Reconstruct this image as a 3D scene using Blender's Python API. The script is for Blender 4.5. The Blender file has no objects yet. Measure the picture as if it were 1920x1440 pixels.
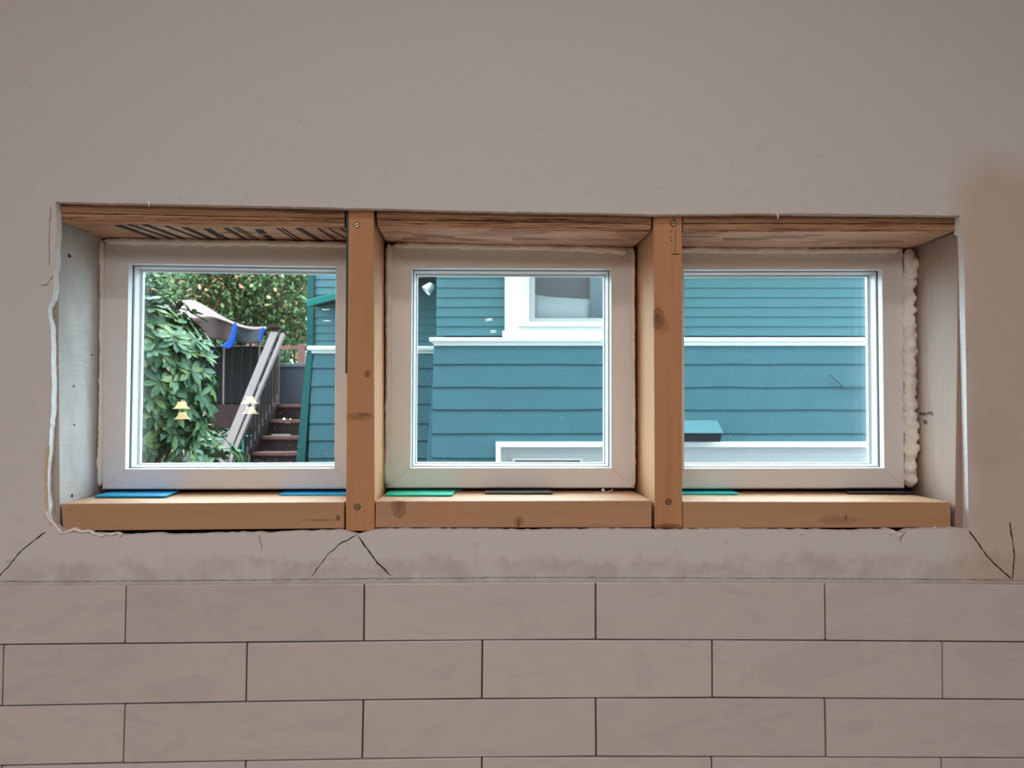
import bpy, bmesh, math, random
from mathutils import Vector, Matrix, noise
from mathutils.bvhtree import BVHTree

# ------------------------------------------------------------------ camera, sky, light, exposure
sc = bpy.context.scene
COL = sc.collection
F = 1442.0                                  # focal length in pixels of the 1920 px wide frame
PITCH, YAW = math.radians(1.75), math.radians(2.3)
EYE = Vector((0.0, -1.018, 1.5))
cd = bpy.data.cameras.new('camera')
cd.sensor_width = 36.0
cd.lens = 36.0 * F / 1920.0
cd.clip_start, cd.clip_end = 0.02, 200
cam = bpy.data.objects.new('camera', cd)
cam.location = EYE
cam.rotation_euler = (math.pi / 2 + PITCH, 0, -YAW)
COL.objects.link(cam)
sc.camera = cam
cd.dof.use_dof = True                       # focused on the wall, the yard slightly soft
cd.dof.focus_distance = 1.04
cd.dof.aperture_fstop = 15
sc.view_settings.view_transform = 'Standard'
sc.view_settings.look = 'None'
sc.view_settings.exposure = 0.0
sc.view_settings.gamma = 1.0
sc.view_settings.use_curve_mapping = False
sc.cycles.use_denoising = True
sc.cycles.transparent_max_bounces = 32
sc.cycles.max_bounces = 10
sc.cycles.diffuse_bounces = 5
sc.cycles.sample_clamp_indirect = 6.0
sc.cycles.caustics_reflective = False
sc.cycles.caustics_refractive = False

world = bpy.data.worlds.new('overcast_sky')
sc.world = world
world.use_nodes = True
bg = world.node_tree.nodes['Background']
bg.inputs['Color'].default_value = (0.80, 0.93, 1.0, 1)
bg.inputs['Strength'].default_value = 13.5


def area(name, loc, size, power, color, rot=(0, 0, 0), shape='DISK', spread=180):
    d = bpy.data.lights.new(name, 'AREA')
    d.shape = shape
    d.size = size
    d.energy = power
    d.color = color
    d.spread = math.radians(spread)
    o = bpy.data.objects.new(name, d)
    o.location = loc
    o.rotation_euler = rot
    COL.objects.link(o)
    return o


WARM = (1.0, 0.85, 0.77)
area('ceiling_lamp', (-0.3, -2.9, 2.43), 1.9, 57, WARM)  # added soft fill, out of view, for even light on the wall
area('recessed_lamp', (-0.23, -0.85, 2.43), 0.10, 2.0, WARM)
area('recessed_lamp', (0.36, -0.85, 2.43), 0.10, 2.0, WARM)

# ------------------------------------------------------------------ pixel -> place
RC = cam.rotation_euler.to_matrix()


def U(px, py, Y):
    """the place on the upright plane at depth Y that lies at this point of the photograph"""
    d = RC @ Vector(((px - 960) / F, (720 - py) / F, -1))
    return EYE + d * ((Y - EYE.y) / d.y)


# the yard outside: u to the right, w away from the house, z up
LM = Matrix.Translation((EYE.x, EYE.y, 0)) @ Matrix.Rotation(-YAW, 4, 'Z')


def L(px, py, w):
    a, b = (px - 960) / F, (720 - py) / F
    d = Vector((a, math.cos(PITCH) - b * math.sin(PITCH), math.sin(PITCH) + b * math.cos(PITCH)))
    return Vector((0, 0, EYE.z)) + d * (w / d.y)


def lu(px, w):
    return (px - 960) / F * w


def lz(py, w):
    return L(960, py, w).z


# ------------------------------------------------------------------ mesh helpers
class MB:
    def __init__(s):
        s.v, s.f, s.m = [], [], []

    def add(s, vs, fs, mi=0):
        b = len(s.v)
        s.v += [Vector(v) for v in vs]
        s.f += [tuple(b + i for i in f) for f in fs]
        s.m += [mi] * len(fs)

    def hexa(s, f4, b4, mi=0):
        """front and back quads, each top-left, top-right, bottom-right, bottom-left"""
        s.add(list(f4) + list(b4),
              [(0, 3, 2, 1), (4, 5, 6, 7), (0, 1, 5, 4), (1, 2, 6, 5), (2, 3, 7, 6), (3, 0, 4, 7)], mi)
        return s

    def box(s, lo, hi, mi=0):
        x0, y0, z0 = lo
        x1, y1, z1 = hi
        return s.hexa([(x0, y0, z1), (x1, y0, z1), (x1, y0, z0), (x0, y0, z0)],
                      [(x0, y1, z1), (x1, y1, z1), (x1, y1, z0), (x0, y1, z0)], mi)

    def front(s, quad, depth, mi=0):
        q = [Vector(p) for p in quad]
        return s.hexa(q, [p + Vector((0, depth, 0)) for p in q], mi)

    def bar(s, a, b, w, h, mi=0, up=Vector((0, 0, 1))):
        a, b = Vector(a), Vector(b)
        t = (b - a).normalized()
        sd = t.cross(up).normalized()
        u2 = sd.cross(t)
        c = [sd * (-w / 2) + u2 * (h / 2), sd * (w / 2) + u2 * (h / 2), sd * (w / 2) - u2 * (h / 2), sd * (-w / 2) - u2 * (h / 2)]
        return s.hexa([a + k for k in c], [b + k for k in c], mi)

    def tube(s, pts, r, n=8, mi=0, caps=True):
        pts = [Vector(p) for p in pts]
        rs = r if isinstance(r, (list, tuple)) else [r] * len(pts)
        b = len(s.v)
        for i, p in enumerate(pts):
            t = (pts[min(i + 1, len(pts) - 1)] - pts[max(i - 1, 0)]).normalized()
            ref = Vector((0, 1, 0)) if abs(t.y) < 0.9 else Vector((1, 0, 0))
            sd = t.cross(ref).normalized()
            u2 = sd.cross(t)
            for k in range(n):
                a = 2 * math.pi * k / n
                s.v.append(p + sd * (math.cos(a) * rs[i]) + u2 * (math.sin(a) * rs[i]))
        for i in range(len(pts) - 1):
            for k in range(n):
                k2 = (k + 1) % n
                s.f.append((b + i * n + k, b + i * n + k2, b + (i + 1) * n + k2, b + (i + 1) * n + k))
                s.m.append(mi)
        if caps:
            s.f.append(tuple(b + k for k in range(n)))
            s.f.append(tuple(b + (len(pts) - 1) * n + k for k in range(n)))
            s.m += [mi, mi]
        return s

    def rings(s, loops, mi=0, close=False, caps=False):
        """bridge successive loops of equal length"""
        b = len(s.v)
        n = len(loops[0])
        for lp in loops:
            s.v += [Vector(p) for p in lp]
        m = len(loops)
        for i in range(m if close else m - 1):
            j = (i + 1) % m
            for k in range(n):
                k2 = (k + 1) % n
                s.f.append((b + i * n + k, b + i * n + k2, b + j * n + k2, b + j * n + k))
                s.m.append(mi)
        if caps:
            s.f.append(tuple(b + k for k in range(n)))
            s.f.append(tuple(b + (m - 1) * n + k for k in range(n)))
            s.m += [mi, mi]
        return s

    def build(s, name, mats, parent=None, smooth=False, bevel=0.0, segs=2, recalc=True, base=None, frame=None):
        me = bpy.data.meshes.new(name)
        off = Vector(base) if base is not None else Vector((0, 0, 0))
        me.from_pydata([v - off for v in s.v], [], s.f)
        mats = mats if isinstance(mats, (list, tuple)) else [mats]
        for m in mats:
            me.materials.append(m)
        for p, k in zip(me.polygons, s.m):
            p.material_index = k
        bm = bmesh.new()
        bm.from_mesh(me)
        if recalc:
            bmesh.ops.recalc_face_normals(bm, faces=bm.faces)
        if bevel > 0:
            bmesh.ops.bevel(bm, geom=list(bm.edges), offset=bevel, offset_type='OFFSET', segments=segs,
                            profile=0.5, affect='EDGES', clamp_overlap=True)
        bm.to_mesh(me)
        bm.free()
        if smooth:
            for p in me.polygons:
                p.use_smooth = True
        o = bpy.data.objects.new(name, me)
        COL.objects.link(o)
        if parent is not None:
            o.parent = parent
        elif frame is not None:
            o.matrix_world = frame @ Matrix.Translation(off)
        else:
            o.location = off
        return o


def tag(o, label=None, cat=None, group=None, kind=None):
    if label: o['label'] = label
    if cat: o['category'] = cat
    if group: o['group'] = group
    if kind: o['kind'] = kind
    return o


def thing(name, base, label=None, cat=None, group=None, kind=None, frame=None):
    o = bpy.data.objects.new(name, None)
    o.empty_display_size = 0.05
    COL.objects.link(o)
    o.matrix_world = (frame or Matrix()) @ Matrix.Translation(Vector(base))
    return tag(o, label, cat, group, kind)


# ------------------------------------------------------------------ materials
class NT:
    def __init__(s, name):
        s.mat = bpy.data.materials.new(name)
        s.mat.use_nodes = True
        s.t = s.mat.node_tree
        s.b = s.t.nodes['Principled BSDF']
        s.out = s.t.nodes['Material Output']

    def n(s, typ, **kw):
        nd = s.t.nodes.new(typ)
        for k, v in kw.items():
            if k.startswith('i_'):
                nd.inputs[k[2:].replace('_', ' ')].default_value = v
            else:
                setattr(nd, k, v)
        return nd

    def l(s, a, b):
        s.t.links.new(a, b)

    def pos(s, scale=(1, 1, 1), loc=(0, 0, 0)):
        g = s.n('ShaderNodeNewGeometry')
        mp = s.n('ShaderNodeMapping')
        mp.inputs['Scale'].default_value = scale
        mp.inputs['Location'].default_value = loc
        s.l(g.outputs['Position'], mp.inputs['Vector'])
        return mp.outputs['Vector']

    def noise(s, scale, detail=4, vec=None, rough=0.5, dist=0.0):
        nd = s.n('ShaderNodeTexNoise')
        nd.inputs['Scale'].default_value = scale
        nd.inputs['Detail'].default_value = detail
        nd.inputs['Roughness'].default_value = rough
        nd.inputs['Distortion'].default_value = dist
        s.l(vec if vec is not None else s.pos(), nd.inputs['Vector'])
        return nd.outputs['Fac']

    def ramp(s, fac, stops):
        nd = s.n('ShaderNodeValToRGB')
        e = nd.color_ramp.elements
        while len(e) < len(stops):
            e.new(0.5)
        for el, (p, c) in zip(e, stops):
            el.position = p
            el.color = (c, c, c, 1) if isinstance(c, (int, float)) else (*c, 1)
        s.l(fac, nd.inputs['Fac'])
        return nd.outputs['Color']

    def mix(s, fac, a, b, mode='MIX'):
        nd = s.n('ShaderNodeMix', data_type='RGBA', blend_type=mode)
        for sock, val in ((nd.inputs[0], fac), (nd.inputs[6], a), (nd.inputs[7], b)):
            if isinstance(val, bpy.types.NodeSocket):
                s.l(val, sock)
            elif isinstance(val, (int, float)):
                sock.default_value = val
            else:
                sock.default_value = (*val, 1)
        return nd.outputs[2]

    def math(s, op, a, b=0.0, clamp=False):
        nd = s.n('ShaderNodeMath', operation=op, use_clamp=clamp)
        for i, val in enumerate((a, b)):
            if isinstance(val, bpy.types.NodeSocket):
                s.l(val, nd.inputs[i])
            else:
                nd.inputs[i].default_value = val
        return nd.outputs[0]

    def bump(s, h, strength=0.3, dist=0.001):
        nd = s.n('ShaderNodeBump')
        nd.inputs['Strength'].default_value = strength
        nd.inputs['Distance'].default_value = dist
        s.l(h, nd.inputs['Height'])
        s.l(nd.outputs['Normal'], s.b.inputs['Normal'])

    def base(s, c):
        if isinstance(c, bpy.types.NodeSocket):
            s.l(c, s.b.inputs['Base Color'])
        else:
            s.b.inputs['Base Color'].default_value = (*c, 1)

    def set(s, rough=0.5, metal=0.0, spec=0.5):
        s.b.inputs['Roughness'].default_value = rough
        s.b.inputs['Metallic'].default_value = metal
        s.b.inputs['Specular IOR Level'].default_value = spec
        return s


def plain(name, c, rough=0.6, var=0.08, scale=20, bump=0.0, spec=0.4, metal=0.0):
    m = NT(name).set(rough, metal, spec)
    f = m.noise(scale, 5)
    m.base(m.mix(f, tuple(x * (1 - var) for x in c), tuple(min(1, x * (1 + var)) for x in c)))
    if bump:
        m.bump(m.noise(scale * 6, 4), bump, 0.001)
    return m.mat


def wood(name, c1, c2, axis='X', fine=1.0, knots=(), dark=(0.16, 0.07, 0.035), rough=0.65, dirt=0.0):
    m = NT(name).set(rough, 0, 0.3)
    st = {'X': (2.2, 38, 38), 'Z': (38, 38, 2.2), 'Y': (38, 2.2, 38)}[axis]
    v = m.pos(st)
    g1 = m.noise(1.0 * fine, 4, v, 0.55, 0.6)
    g2 = m.noise(5.0 * fine, 3, v, 0.6)
    f = m.math('ADD', m.math('MULTIPLY', g1, 0.75), m.math('MULTIPLY', g2, 0.35))
    col = m.ramp(f, [(0.34, c2), (0.56, c1), (0.75, tuple(x * 0.9 for x in c1))])
    sp = m.ramp(m.noise(160, 2), [(0.70, 0.0), (0.76, 1.0)])
    col = m.mix(m.math('MULTIPLY', sp, 0.35), col, dark)
    if dirt:
        dn = m.ramp(m.noise(16, 6, m.pos((1, 1, 0.5))), [(0.45, 0.0), (0.75, 1.0)])
        col = m.mix(m.math('MULTIPLY', dn, dirt), col, (0.32, 0.28, 0.25))
    for (kp, rx, rz, k) in knots:
        g = m.n('ShaderNodeNewGeometry')
        sub = m.n('ShaderNodeVectorMath', operation='SUBTRACT')
        sub.inputs[1].default_value = kp
        m.l(g.outputs['Position'], sub.inputs[0])
        sca = m.n('ShaderNodeVectorMath', operation='MULTIPLY')
        sca.inputs[1].default_value = (1 / rx, 1 / rx, 1 / rz)
        m.l(sub.outputs[0], sca.inputs[0])
        ln = m.n('ShaderNodeVectorMath', operation='LENGTH')
        m.l(sca.outputs[0], ln.inputs[0])
        dd = m.math('ADD', ln.outputs['Value'], m.math('MULTIPLY', m.math('SUBTRACT', m.noise(260, 3), 0.5), 0.5))
        msk = m.ramp(dd, [(0.25, 1.0), (0.62, 0.55), (0.8, 0.75), (1.0, 0.0)])
        col = m.mix(m.math('MULTIPLY', msk, k), col, dark)
    m.base(col)
    m.bump(g2, 0.12, 0.0006)
    return m.mat


def glass_mat(name, tint=(0.965, 0.99, 0.99), refl=1.0):
    m = NT(name)
    m.t.nodes.remove(m.b)
    g = m.n('ShaderNodeNewGeometry')
    dt = m.n('ShaderNodeVectorMath', operation='DOT_PRODUCT')
    m.l(g.outputs['Normal'], dt.inputs[0])
    m.l(g.outputs['Incoming'], dt.inputs[1])
    c = m.math('ABSOLUTE', dt.outputs['Value'])
    k = m.math('POWER', m.math('SUBTRACT', 1.0, c, True), 5.0)
    f = m.math('ADD', 0.04 * refl, m.math('MULTIPLY', k, 0.96))
    tr = m.n('ShaderNodeBsdfTransparent')
    tr.inputs['Color'].default_value = (*tint, 1)
    gl = m.n('ShaderNodeBsdfGlossy')
    gl.inputs['Roughness'].default_value = 0.0
    mx = m.n('ShaderNodeMixShader')
    m.l(f, mx.inputs[0])
    m.l(tr.outputs[0], mx.inputs[1])
    m.l(gl.outputs[0], mx.inputs[2])
    m.l(mx.outputs[0], m.out.inputs['Surface'])
    return m.mat


def emitter(name, c, s):
    m = NT(name)
    m.b.inputs['Base Color'].default_value = (*c, 1)
    m.b.inputs['Emission Color'].default_value = (*c, 1)
    m.b.inputs['Emission Strength'].default_value = s
    return m.mat


def leaf_mat(name, cols, rough=0.4, spec=0.5):
    m = NT(name).set(rough, 0, spec)
    g = m.n('ShaderNodeNewGeometry')
    n = len(cols)
    m.base(m.ramp(g.outputs['Random Per Island'], [(i / max(1, n - 1), c) for i, c in enumerate(cols)]))
    m.b.inputs['Subsurface Weight'].default_value = 0.0
    return m.mat


# ------------------------------------------------------------------ planes of the wall
YS, YW = 0.0132, 0.122            # face of the studs, face of the window frames
TILE_Y = -0.009
top_z = U(960, 1086, 0).z         # pencil line above the tiles


def wall_paint():
    m = NT('wall_paint').set(0.75, 0, 0.25)
    v = m.pos()
    col = m.mix(m.noise(1.6, 4), (0.66, 0.695, 0.755), (0.715, 0.74, 0.79))
    sep = m.n('ShaderNodeSeparateXYZ')
    m.l(v, sep.inputs[0])
    x, z = sep.outputs[0], sep.outputs[2]

    def mr(val, a, b):
        nd = m.n('ShaderNodeMapRange')
        nd.inputs[1].default_value = a
        nd.inputs[2].default_value = b
        m.l(val, nd.inputs[0])
        return nd.outputs[0]
    wob = m.math('MULTIPLY', m.math('SUBTRACT', m.noise(9, 5), 0.5), 0.12)
    # tan tone on the right hand side
    px_ = U(1800, 320, 0)
    a = mr(m.math('ADD', x, wob), px_.x - 0.025, px_.x + 0.02)
    b = mr(m.math('ADD', z, m.math('MULTIPLY', wob, 0.5)), px_.z + 0.03, px_.z - 0.02)
    tan = m.math('MULTIPLY', a, b)
    col = m.mix(m.math('MULTIPLY', tan, 0.85), col, (0.625, 0.545, 0.475))
    # grey-brown smears of old adhesive above the tile
    zb = U(960, 1040, 0).z
    band = m.math('MULTIPLY', mr(m.math('ADD', z, m.math('ADD', m.math('MULTIPLY', wob, 0.45), m.math('MULTIPLY', m.math('SUBTRACT', m.noise(45, 5, None, 0.6), 0.5), 0.05))), zb, zb - 0.012), 0.5)
    band = m.math('MULTIPLY', band, m.ramp(m.noise(22, 7, None, 0.62), [(0.38, 0.1), (0.6, 1.0)]))
    col = m.mix(band, col, (0.42, 0.40, 0.38))
    # scuffs under the opening
    zo = U(960, 1000, 0).z
    scuff = m.ramp(m.noise(60, 6, None, 0.65), [(0.60, 0.0), (0.72, 1.0)])
    near = m.math('MULTIPLY', mr(z, zo - 0.08, zo - 0.02), mr(z, zo + 0.7, zo + 0.5))
    col = m.mix(m.math('MULTIPLY', m.math('MULTIPLY', scuff, near), 0.30), col, (0.36, 0.33, 0.31))
    spk = m.ramp(m.noise(210, 1), [(0.77, 0.0), (0.80, 1.0)])
    col = m.mix(m.math('MULTIPLY', spk, 0.25), col, (0.2, 0.17, 0.15))
    # grey blot right of the opening
    bl = U(1862, 830, 0)
    dx = m.math('MULTIPLY', m.math('SUBTRACT', x, bl.x), 1 / 0.035)
    dz = m.math('MULTIPLY', m.math('SUBTRACT', z, bl.z), 1 / 0.045)
    d2 = m.math('ADD', m.math('MULTIPLY', dx, dx), m.math('MULTIPLY', dz, dz))
    d2 = m.math('ADD', d2, m.math('MULTIPLY', m.math('SUBTRACT', m.noise(40, 4), 0.5), 2.2))
    col = m.mix(m.math('MULTIPLY', mr(d2, 1.3, 0.3), 0.3), col, (0.5, 0.47, 0.47))
    m.base(col)
    h = m.math('ADD', m.noise(420, 3), m.math('MULTIPLY', m.noise(30, 4), 1.5))
    m.bump(h, 0.16, 0.0012)
    return m.mat


M = {}
M['wall'] = wall_paint()
M['gypsum'] = plain('gypsum_edge', (0.76, 0.77, 0.80), 0.9, 0.22, 300, 0.5)
M['room'] = plain('room_paint', (0.68, 0.70, 0.72), 0.8, 0.04, 3)
M['ceil'] = plain('ceiling_paint', (0.80, 0.80, 0.80), 0.9, 0.03, 3)
M['floor'] = wood('floor_boards', (0.50, 0.42, 0.34), (0.40, 0.33, 0.26), 'Y')
M['cladding'] = plain('outer_cladding', (0.22, 0.20, 0.18), 0.8, 0.1, 4)  # unseen sky-blocking mass, kept dark so it bounces little light
M['core'] = plain('wall_cavity', (0.20, 0.14, 0.10), 0.9, 0.3, 20)
M['crack'] = plain('crack_shadow', (0.035, 0.025, 0.02), 0.95, 0.2, 80)
M['pencil'] = plain('pencil_mark', (0.13, 0.11, 0.10), 0.9, 0.6, 140)
M['paper'] = plain('torn_paper', (0.9408, 0.9408, 0.9632), 0.85, 0.06, 90, 0.3)
M['tape'] = plain('mesh_tape', (0.76, 0.71, 0.56), 0.8, 0.25, 900, 0.6)
M['vinyl'] = plain('white_vinyl', (0.745, 0.775, 0.81), 0.38, 0.02, 8)
M['vinyl_seam'] = plain('weld_seam', (0.42, 0.42, 0.43), 0.5, 0.1, 60)
M['gasket'] = plain('black_gasket', (0.03, 0.045, 0.05), 0.6, 0.1, 60)
M['spacer'] = plain('spacer_metal', (0.92, 0.93, 0.94), 0.35, 0.02, 60)
M['glass'] = glass_mat('window_glass')
M['dust'] = plain('dust_specks', (0.9, 0.92, 0.92), 0.9, 0.05, 60)
M['foam'] = plain('foam_skin', (0.87, 0.865, 0.84), 0.7, 0.12, 70, 0.5)
M['screw'] = plain('screw_metal', (0.42, 0.34, 0.22), 0.4, 0.2, 200, 0, 0.5, 0.7)
M['screw_slot'] = plain('screw_recess', (0.05, 0.035, 0.02), 0.8)
M['ink'] = plain('black_ink', (0.035, 0.03, 0.03), 0.9, 0.5, 220)
M['green_edge'] = plain('green_painted_edge', (0.05, 0.10, 0.10), 0.8, 0.3, 60)

# ------------------------------------------------------------------ the front wall
wall = thing('wall_front', (0, 0, 0), 'primed plaster wall with a long rough window opening above the tiles', None, None, 'structure')
RX0, RX1, RY0, RZ1 = -4.0, 3.2, -9.2, 2.45

hole_px = [(104, 378), (180, 380), (260, 381), (340, 383), (420, 385), (507, 386), (580, 388), (650, 390), (720, 391), (800, 393),
           (880, 395), (960, 397), (1040, 398), (1120, 399), (1225, 402), (1320, 401), (1420, 400), (1520, 401), (1620, 402), (1700, 402.5),
           (1800, 404), (1801, 428), (1799, 434), (1806, 440), (1808, 480), (1809, 540), (1810, 620), (1811.5, 700), (1812.5, 780), (1814, 860), (1815, 930), (1816, 992),
           (1790, 990), (1762, 992), (1745, 990), (1720, 993), (1702, 993), (1690, 1000), (1676, 992), (1640, 994), (1600, 995), (1540, 994), (1470, 994),
           (1400, 993), (1320, 993), (1250, 995), (1200, 993), (1130, 993), (1060, 994), (980, 995), (920, 993), (860, 993), (780, 993), (704, 993),
           (690, 997), (672, 1003), (655, 999), (640, 995), (600, 996), (560, 997), (500, 1000), (450, 999), (390, 1002), (330, 1003), (290, 1001), (240, 1003),
           (200, 1001), (160, 999), (120, 998), (108, 991), (99, 980), (94, 968), (90, 940), (88, 910), (88, 880), (91, 850),
           (93, 815), (97, 760), (97, 700), (96, 650), (95, 612), (91, 592), (90, 578), (97, 560), (101, 540), (100, 515), (104, 495), (103, 470), (106, 440), (105, 405)]
random.seed(4)
dense = []
for i, p in enumerate(hole_px):
    q = hole_px[(i + 1) % len(hole_px)]
    n = max(1, int(math.hypot(q[0] - p[0], q[1] - p[1]) / 9))
    jag = 1.5 if p[1] > 960 else (1.0 if p[0] < 300 and p[1] > 400 else 0.55)
    straight = p[0] > 1795 and p[1] < 990
    for k in range(n):
        t = k / n
        j = 0.15 if straight else jag
        dense.append((p[0] + (q[0] - p[0]) * t + random.uniform(-j, j) * 0.7, p[1] + (q[1] - p[1]) * t + random.uniform(-j, j) * 0.8))


def filled_plate(name, outer, inner, y0, y1, mats, parent):
    """a flat sheet with one hole; edge faces take the second material"""
    cu = bpy.data.curves.new(name, 'CURVE')
    cu.dimensions = '2D'
    cu.fill_mode = 'BOTH'
    cu.extrude = (y1 - y0) / 2
    for pts in (outer, inner):
        sp = cu.splines.new('POLY')
        sp.points.add(len(pts) - 1)
        for k, (a, b) in enumerate(pts):
            sp.points[k].co = (a, b, 0, 1)
        sp.use_cyclic_u = True
    tmp = bpy.data.objects.new(name, cu)
    me = bpy.data.meshes.new_from_object(tmp)
    bpy.data.objects.remove(tmp)
    bpy.data.curves.remove(cu)
    for v in me.vertices:
        x, y, z = v.co
        v.co = (x, (y0 + y1) / 2 + z, y)
    bm = bmesh.new()
    bm.from_mesh(me)
    bmesh.ops.remove_doubles(bm, verts=bm.verts, dist=1e-6)
    bmesh.ops.recalc_face_normals(bm, faces=bm.faces)
    bm.to_mesh(me)
    bm.free()
    me.materials.clear()
    for m in mats:
        me.materials.append(m)
    for p in me.polygons:
        p.material_index = 0 if abs(p.normal.y) > 0.5 else 1
        p.use_smooth = False
    me.name = name
    o = bpy.data.objects.new(name, me)
    COL.objects.link(o)
    o.parent = parent
    return o


inner = [(U(x, y, 0).x, U(x, y, 0).z) for x, y in dense]
filled_plate('drywall', [(RX0, 0), (RX1, 0), (RX1, RZ1), (RX0, RZ1)], inner, 0.0, 0.0127, [M['wall'], M['gypsum']], wall)


def slab_with_holes(mb, x0, x1, z0, z1, y0, y1, holes):
    xs = sorted({x0, x1, *[h[0] for h in holes], *[h[1] for h in holes]})
    zs = sorted({z0, z1, *[h[2] for h in holes], *[h[3] for h in holes]})
    for i in range(len(xs) - 1):
        for j in range(len(zs) - 1):
            cx, cz = (xs[i] + xs[i + 1]) / 2, (zs[j] + zs[j + 1]) / 2
            if any(h[0] < cx < h[1] and h[2] < cz < h[3] for h in holes):
                continue
            mb.box((xs[i], y0, zs[j]), (xs[i + 1], y1, zs[j + 1]))
    return mb


# windows in photograph pixels: outer edge and inner edge of each frame's face
WIN = [
    dict(o=[(195, 453), (682, 459), (679, 917), (190, 918)], i=[(241.5, 494), (629.7, 499.7), (626.5, 878), (234.6, 879.6)]),
    dict(o=[(728, 459), (1188, 464), (1190.5, 915.5), (723, 915.5)], i=[(772.5, 502.5), (1145.7, 504), (1146, 877.5), (770, 877.2)]),
    dict(o=[(1240, 467), (1694, 465), (1697, 916), (1240, 917)], i=[(1283, 505.6), (1653.7, 505), (1658, 877.5), (1283.5, 878.4)]),
]
for w in WIN:
    w['O'] = [U(x, y, YW) for x, y in w['o']]
    w['I'] = [U(x, y, YW) for x, y in w['i']]

core_hole = (U(75, 600, YS).x, U(1850, 600, YS).x, U(960, 1003, YS).z, U(960, 372, YS).z)
slab_with_holes(MB(), RX0, RX1, 0, RZ1, 0.0128, 0.166, [core_hole]).build('wall_core', M['core'], wall)
sh = []
for w in WIN:
    O = w['O']
    sh.append((max(O[0].x, O[3].x) + 0.004, min(O[1].x, O[2].x) - 0.004, max(O[2].z, O[3].z) + 0.004, min(O[0].z, O[1].z) - 0.004))
slab_with_holes(MB(), RX0, RX1, 0, RZ1 + 0.1, 0.166, 0.19, sh).build('sheathing', M['core'], wall)
# unseen storey and eave, added and sized to keep sky off the yard
MB().box((-7.5, RY0, RZ1 + 0.1), (9.0, 0.19, 9.0)).box((-8.0, RY0, 9.0), (9.5, 0.85, 9.2)).build('upper_storey', M['cladding'], wall)

# cracks, pencil line, torn paper and mesh tape on the wall
def wall_line(name, pts, r, mat, jit=1.2, seed=1, y=-0.0001):
    random.seed(seed)
    out = []
    for i in range(len(pts) - 1):
        p, q = pts[i], pts[i + 1]
        n = max(1, int(math.hypot(q[0] - p[0], q[1] - p[1]) / 6))
        for k in range(n):
            t = k / n
            out.append((p[0] + (q[0] - p[0]) * t + random.uniform(-jit, jit) * 0.6, p[1] + (q[1] - p[1]) * t + random.uniform(-jit, jit) * 0.6))
    out.append(pts[-1])
    P = [U(x, yy, y) for x, yy in out]
    rs = [r * (0.55 + 0.75 * random.random()) for _ in P]
    rs[0] *= 0.3
    rs[-1] *= 0.3
    return MB().tube(P, rs, 6).build(name, mat, wall)


wall_line('crack', [(1816, 994), (1832, 1016), (1850, 1042), (1872, 1064), (1897, 1086)], 0.0008, M['crack'], seed=2)
wall_line('crack', [(1893, 977), (1897, 1005), (1902, 1040), (1900, 1062), (1898, 1087)], 0.0008, M['crack'], 0.6, seed=3)
wall_line('crack', [(670, 1003), (640, 1018), (614, 1040), (598, 1062), (584, 1080)], 0.0006, M['crack'], seed=4)
wall_line('crack', [(670, 1003), (680, 1017), (692, 1035), (712, 1060), (734, 1080)], 0.0008, M['crack'], seed=5)
wall_line('crack', [(86, 997), (60, 1016), (36, 1036), (18, 1060), (-6, 1084)], 0.0007, M['crack'], seed=6)
wall_line('crack', [(485, 1003), (488, 1016), (492, 1026), (489, 1034)], 0.0005, M['crack'], seed=7)
wall_line('crack', [(1700, 995), (1690, 1008), (1688, 1018)], 0.0005, M['crack'], seed=8)
wall_line('crack', [(96, 385), (93, 420), (92, 455), (93, 490), (90, 500)], 0.0004, M['pencil'], 0.7, seed=9)
wall_line('crack', [(75, 535), (88, 534), (96, 522), (100, 516)], 0.0004, M['pencil'], 0.7, seed=10)
wall_line('pencil_line', [(-40, 1090), (105, 1090.5), (300, 1089), (700, 1085), (960, 1082.5), (1300, 1083.5), (1600, 1085), (1960, 1088)], 0.00042, M['pencil'], 0.7, seed=11, y=0.0001)

random.seed(12)
path = [(86, 955), (91, 968), (96, 977), (103, 985), (110, 992), (116, 999), (124, 997), (134, 993), (140, 990), (146, 993), (154, 996), (163, 994), (170, 996),
        (176, 1000), (184, 1002), (194, 1002), (204, 1001), (214, 999), (222, 999), (229, 1003)]
tb = MB()
A, B, Cc = [], [], []
for k, (x, y) in enumerate(path):
    p = U(x, y, 0.0)
    wdt = 0.0008 + 0.0042 * random.random()
    A.append(p + Vector((0.0015, 0.003, 0.001)))
    B.append(p + Vector((-0.0006, -0.0022 - 0.001 * math.sin(k * 2.1), 0.0006)))
    Cc.append(p + Vector((-0.0012, -0.0006, -wdt)))
n = len(path)
tb.add(A + B + Cc, [(i, i + 1, n + i + 1, n + i) for i in range(n - 1)] + [(n + i, n + i + 1, 2 * n + i + 1, 2 * n + i) for i in range(n - 1)])
tp = tb.build('torn_paper', M['paper'], wall, smooth=True)
tp.modifiers.new('thick', 'SOLIDIFY').thickness = 0.0005
tag(tp, 'curled white torn drywall paper')
fl = MB()
for (x, y, dx, dy) in [(1456, 399, 2, 12), (278, 378, 1, 10), (1130 + 320, 396, -4, 5), (1688, 1000, -6, 6), (1676, 996, -9, 4), (1750, 990, 3, -4), (1502, 999, 5, 3)]:
    p, q = U(x, y, -0.001), U(x + dx, y + dy, -0.004)
    fl.tube([p, (p + q) / 2 + Vector((0.001, -0.001, 0)), q], [0.0013, 0.0011, 0.0003], 5)
tag(fl.build('paper_flake', M['paper'], wall), 'loose white flakes of paper along the cut edge')
tl, tr = [], []
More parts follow.
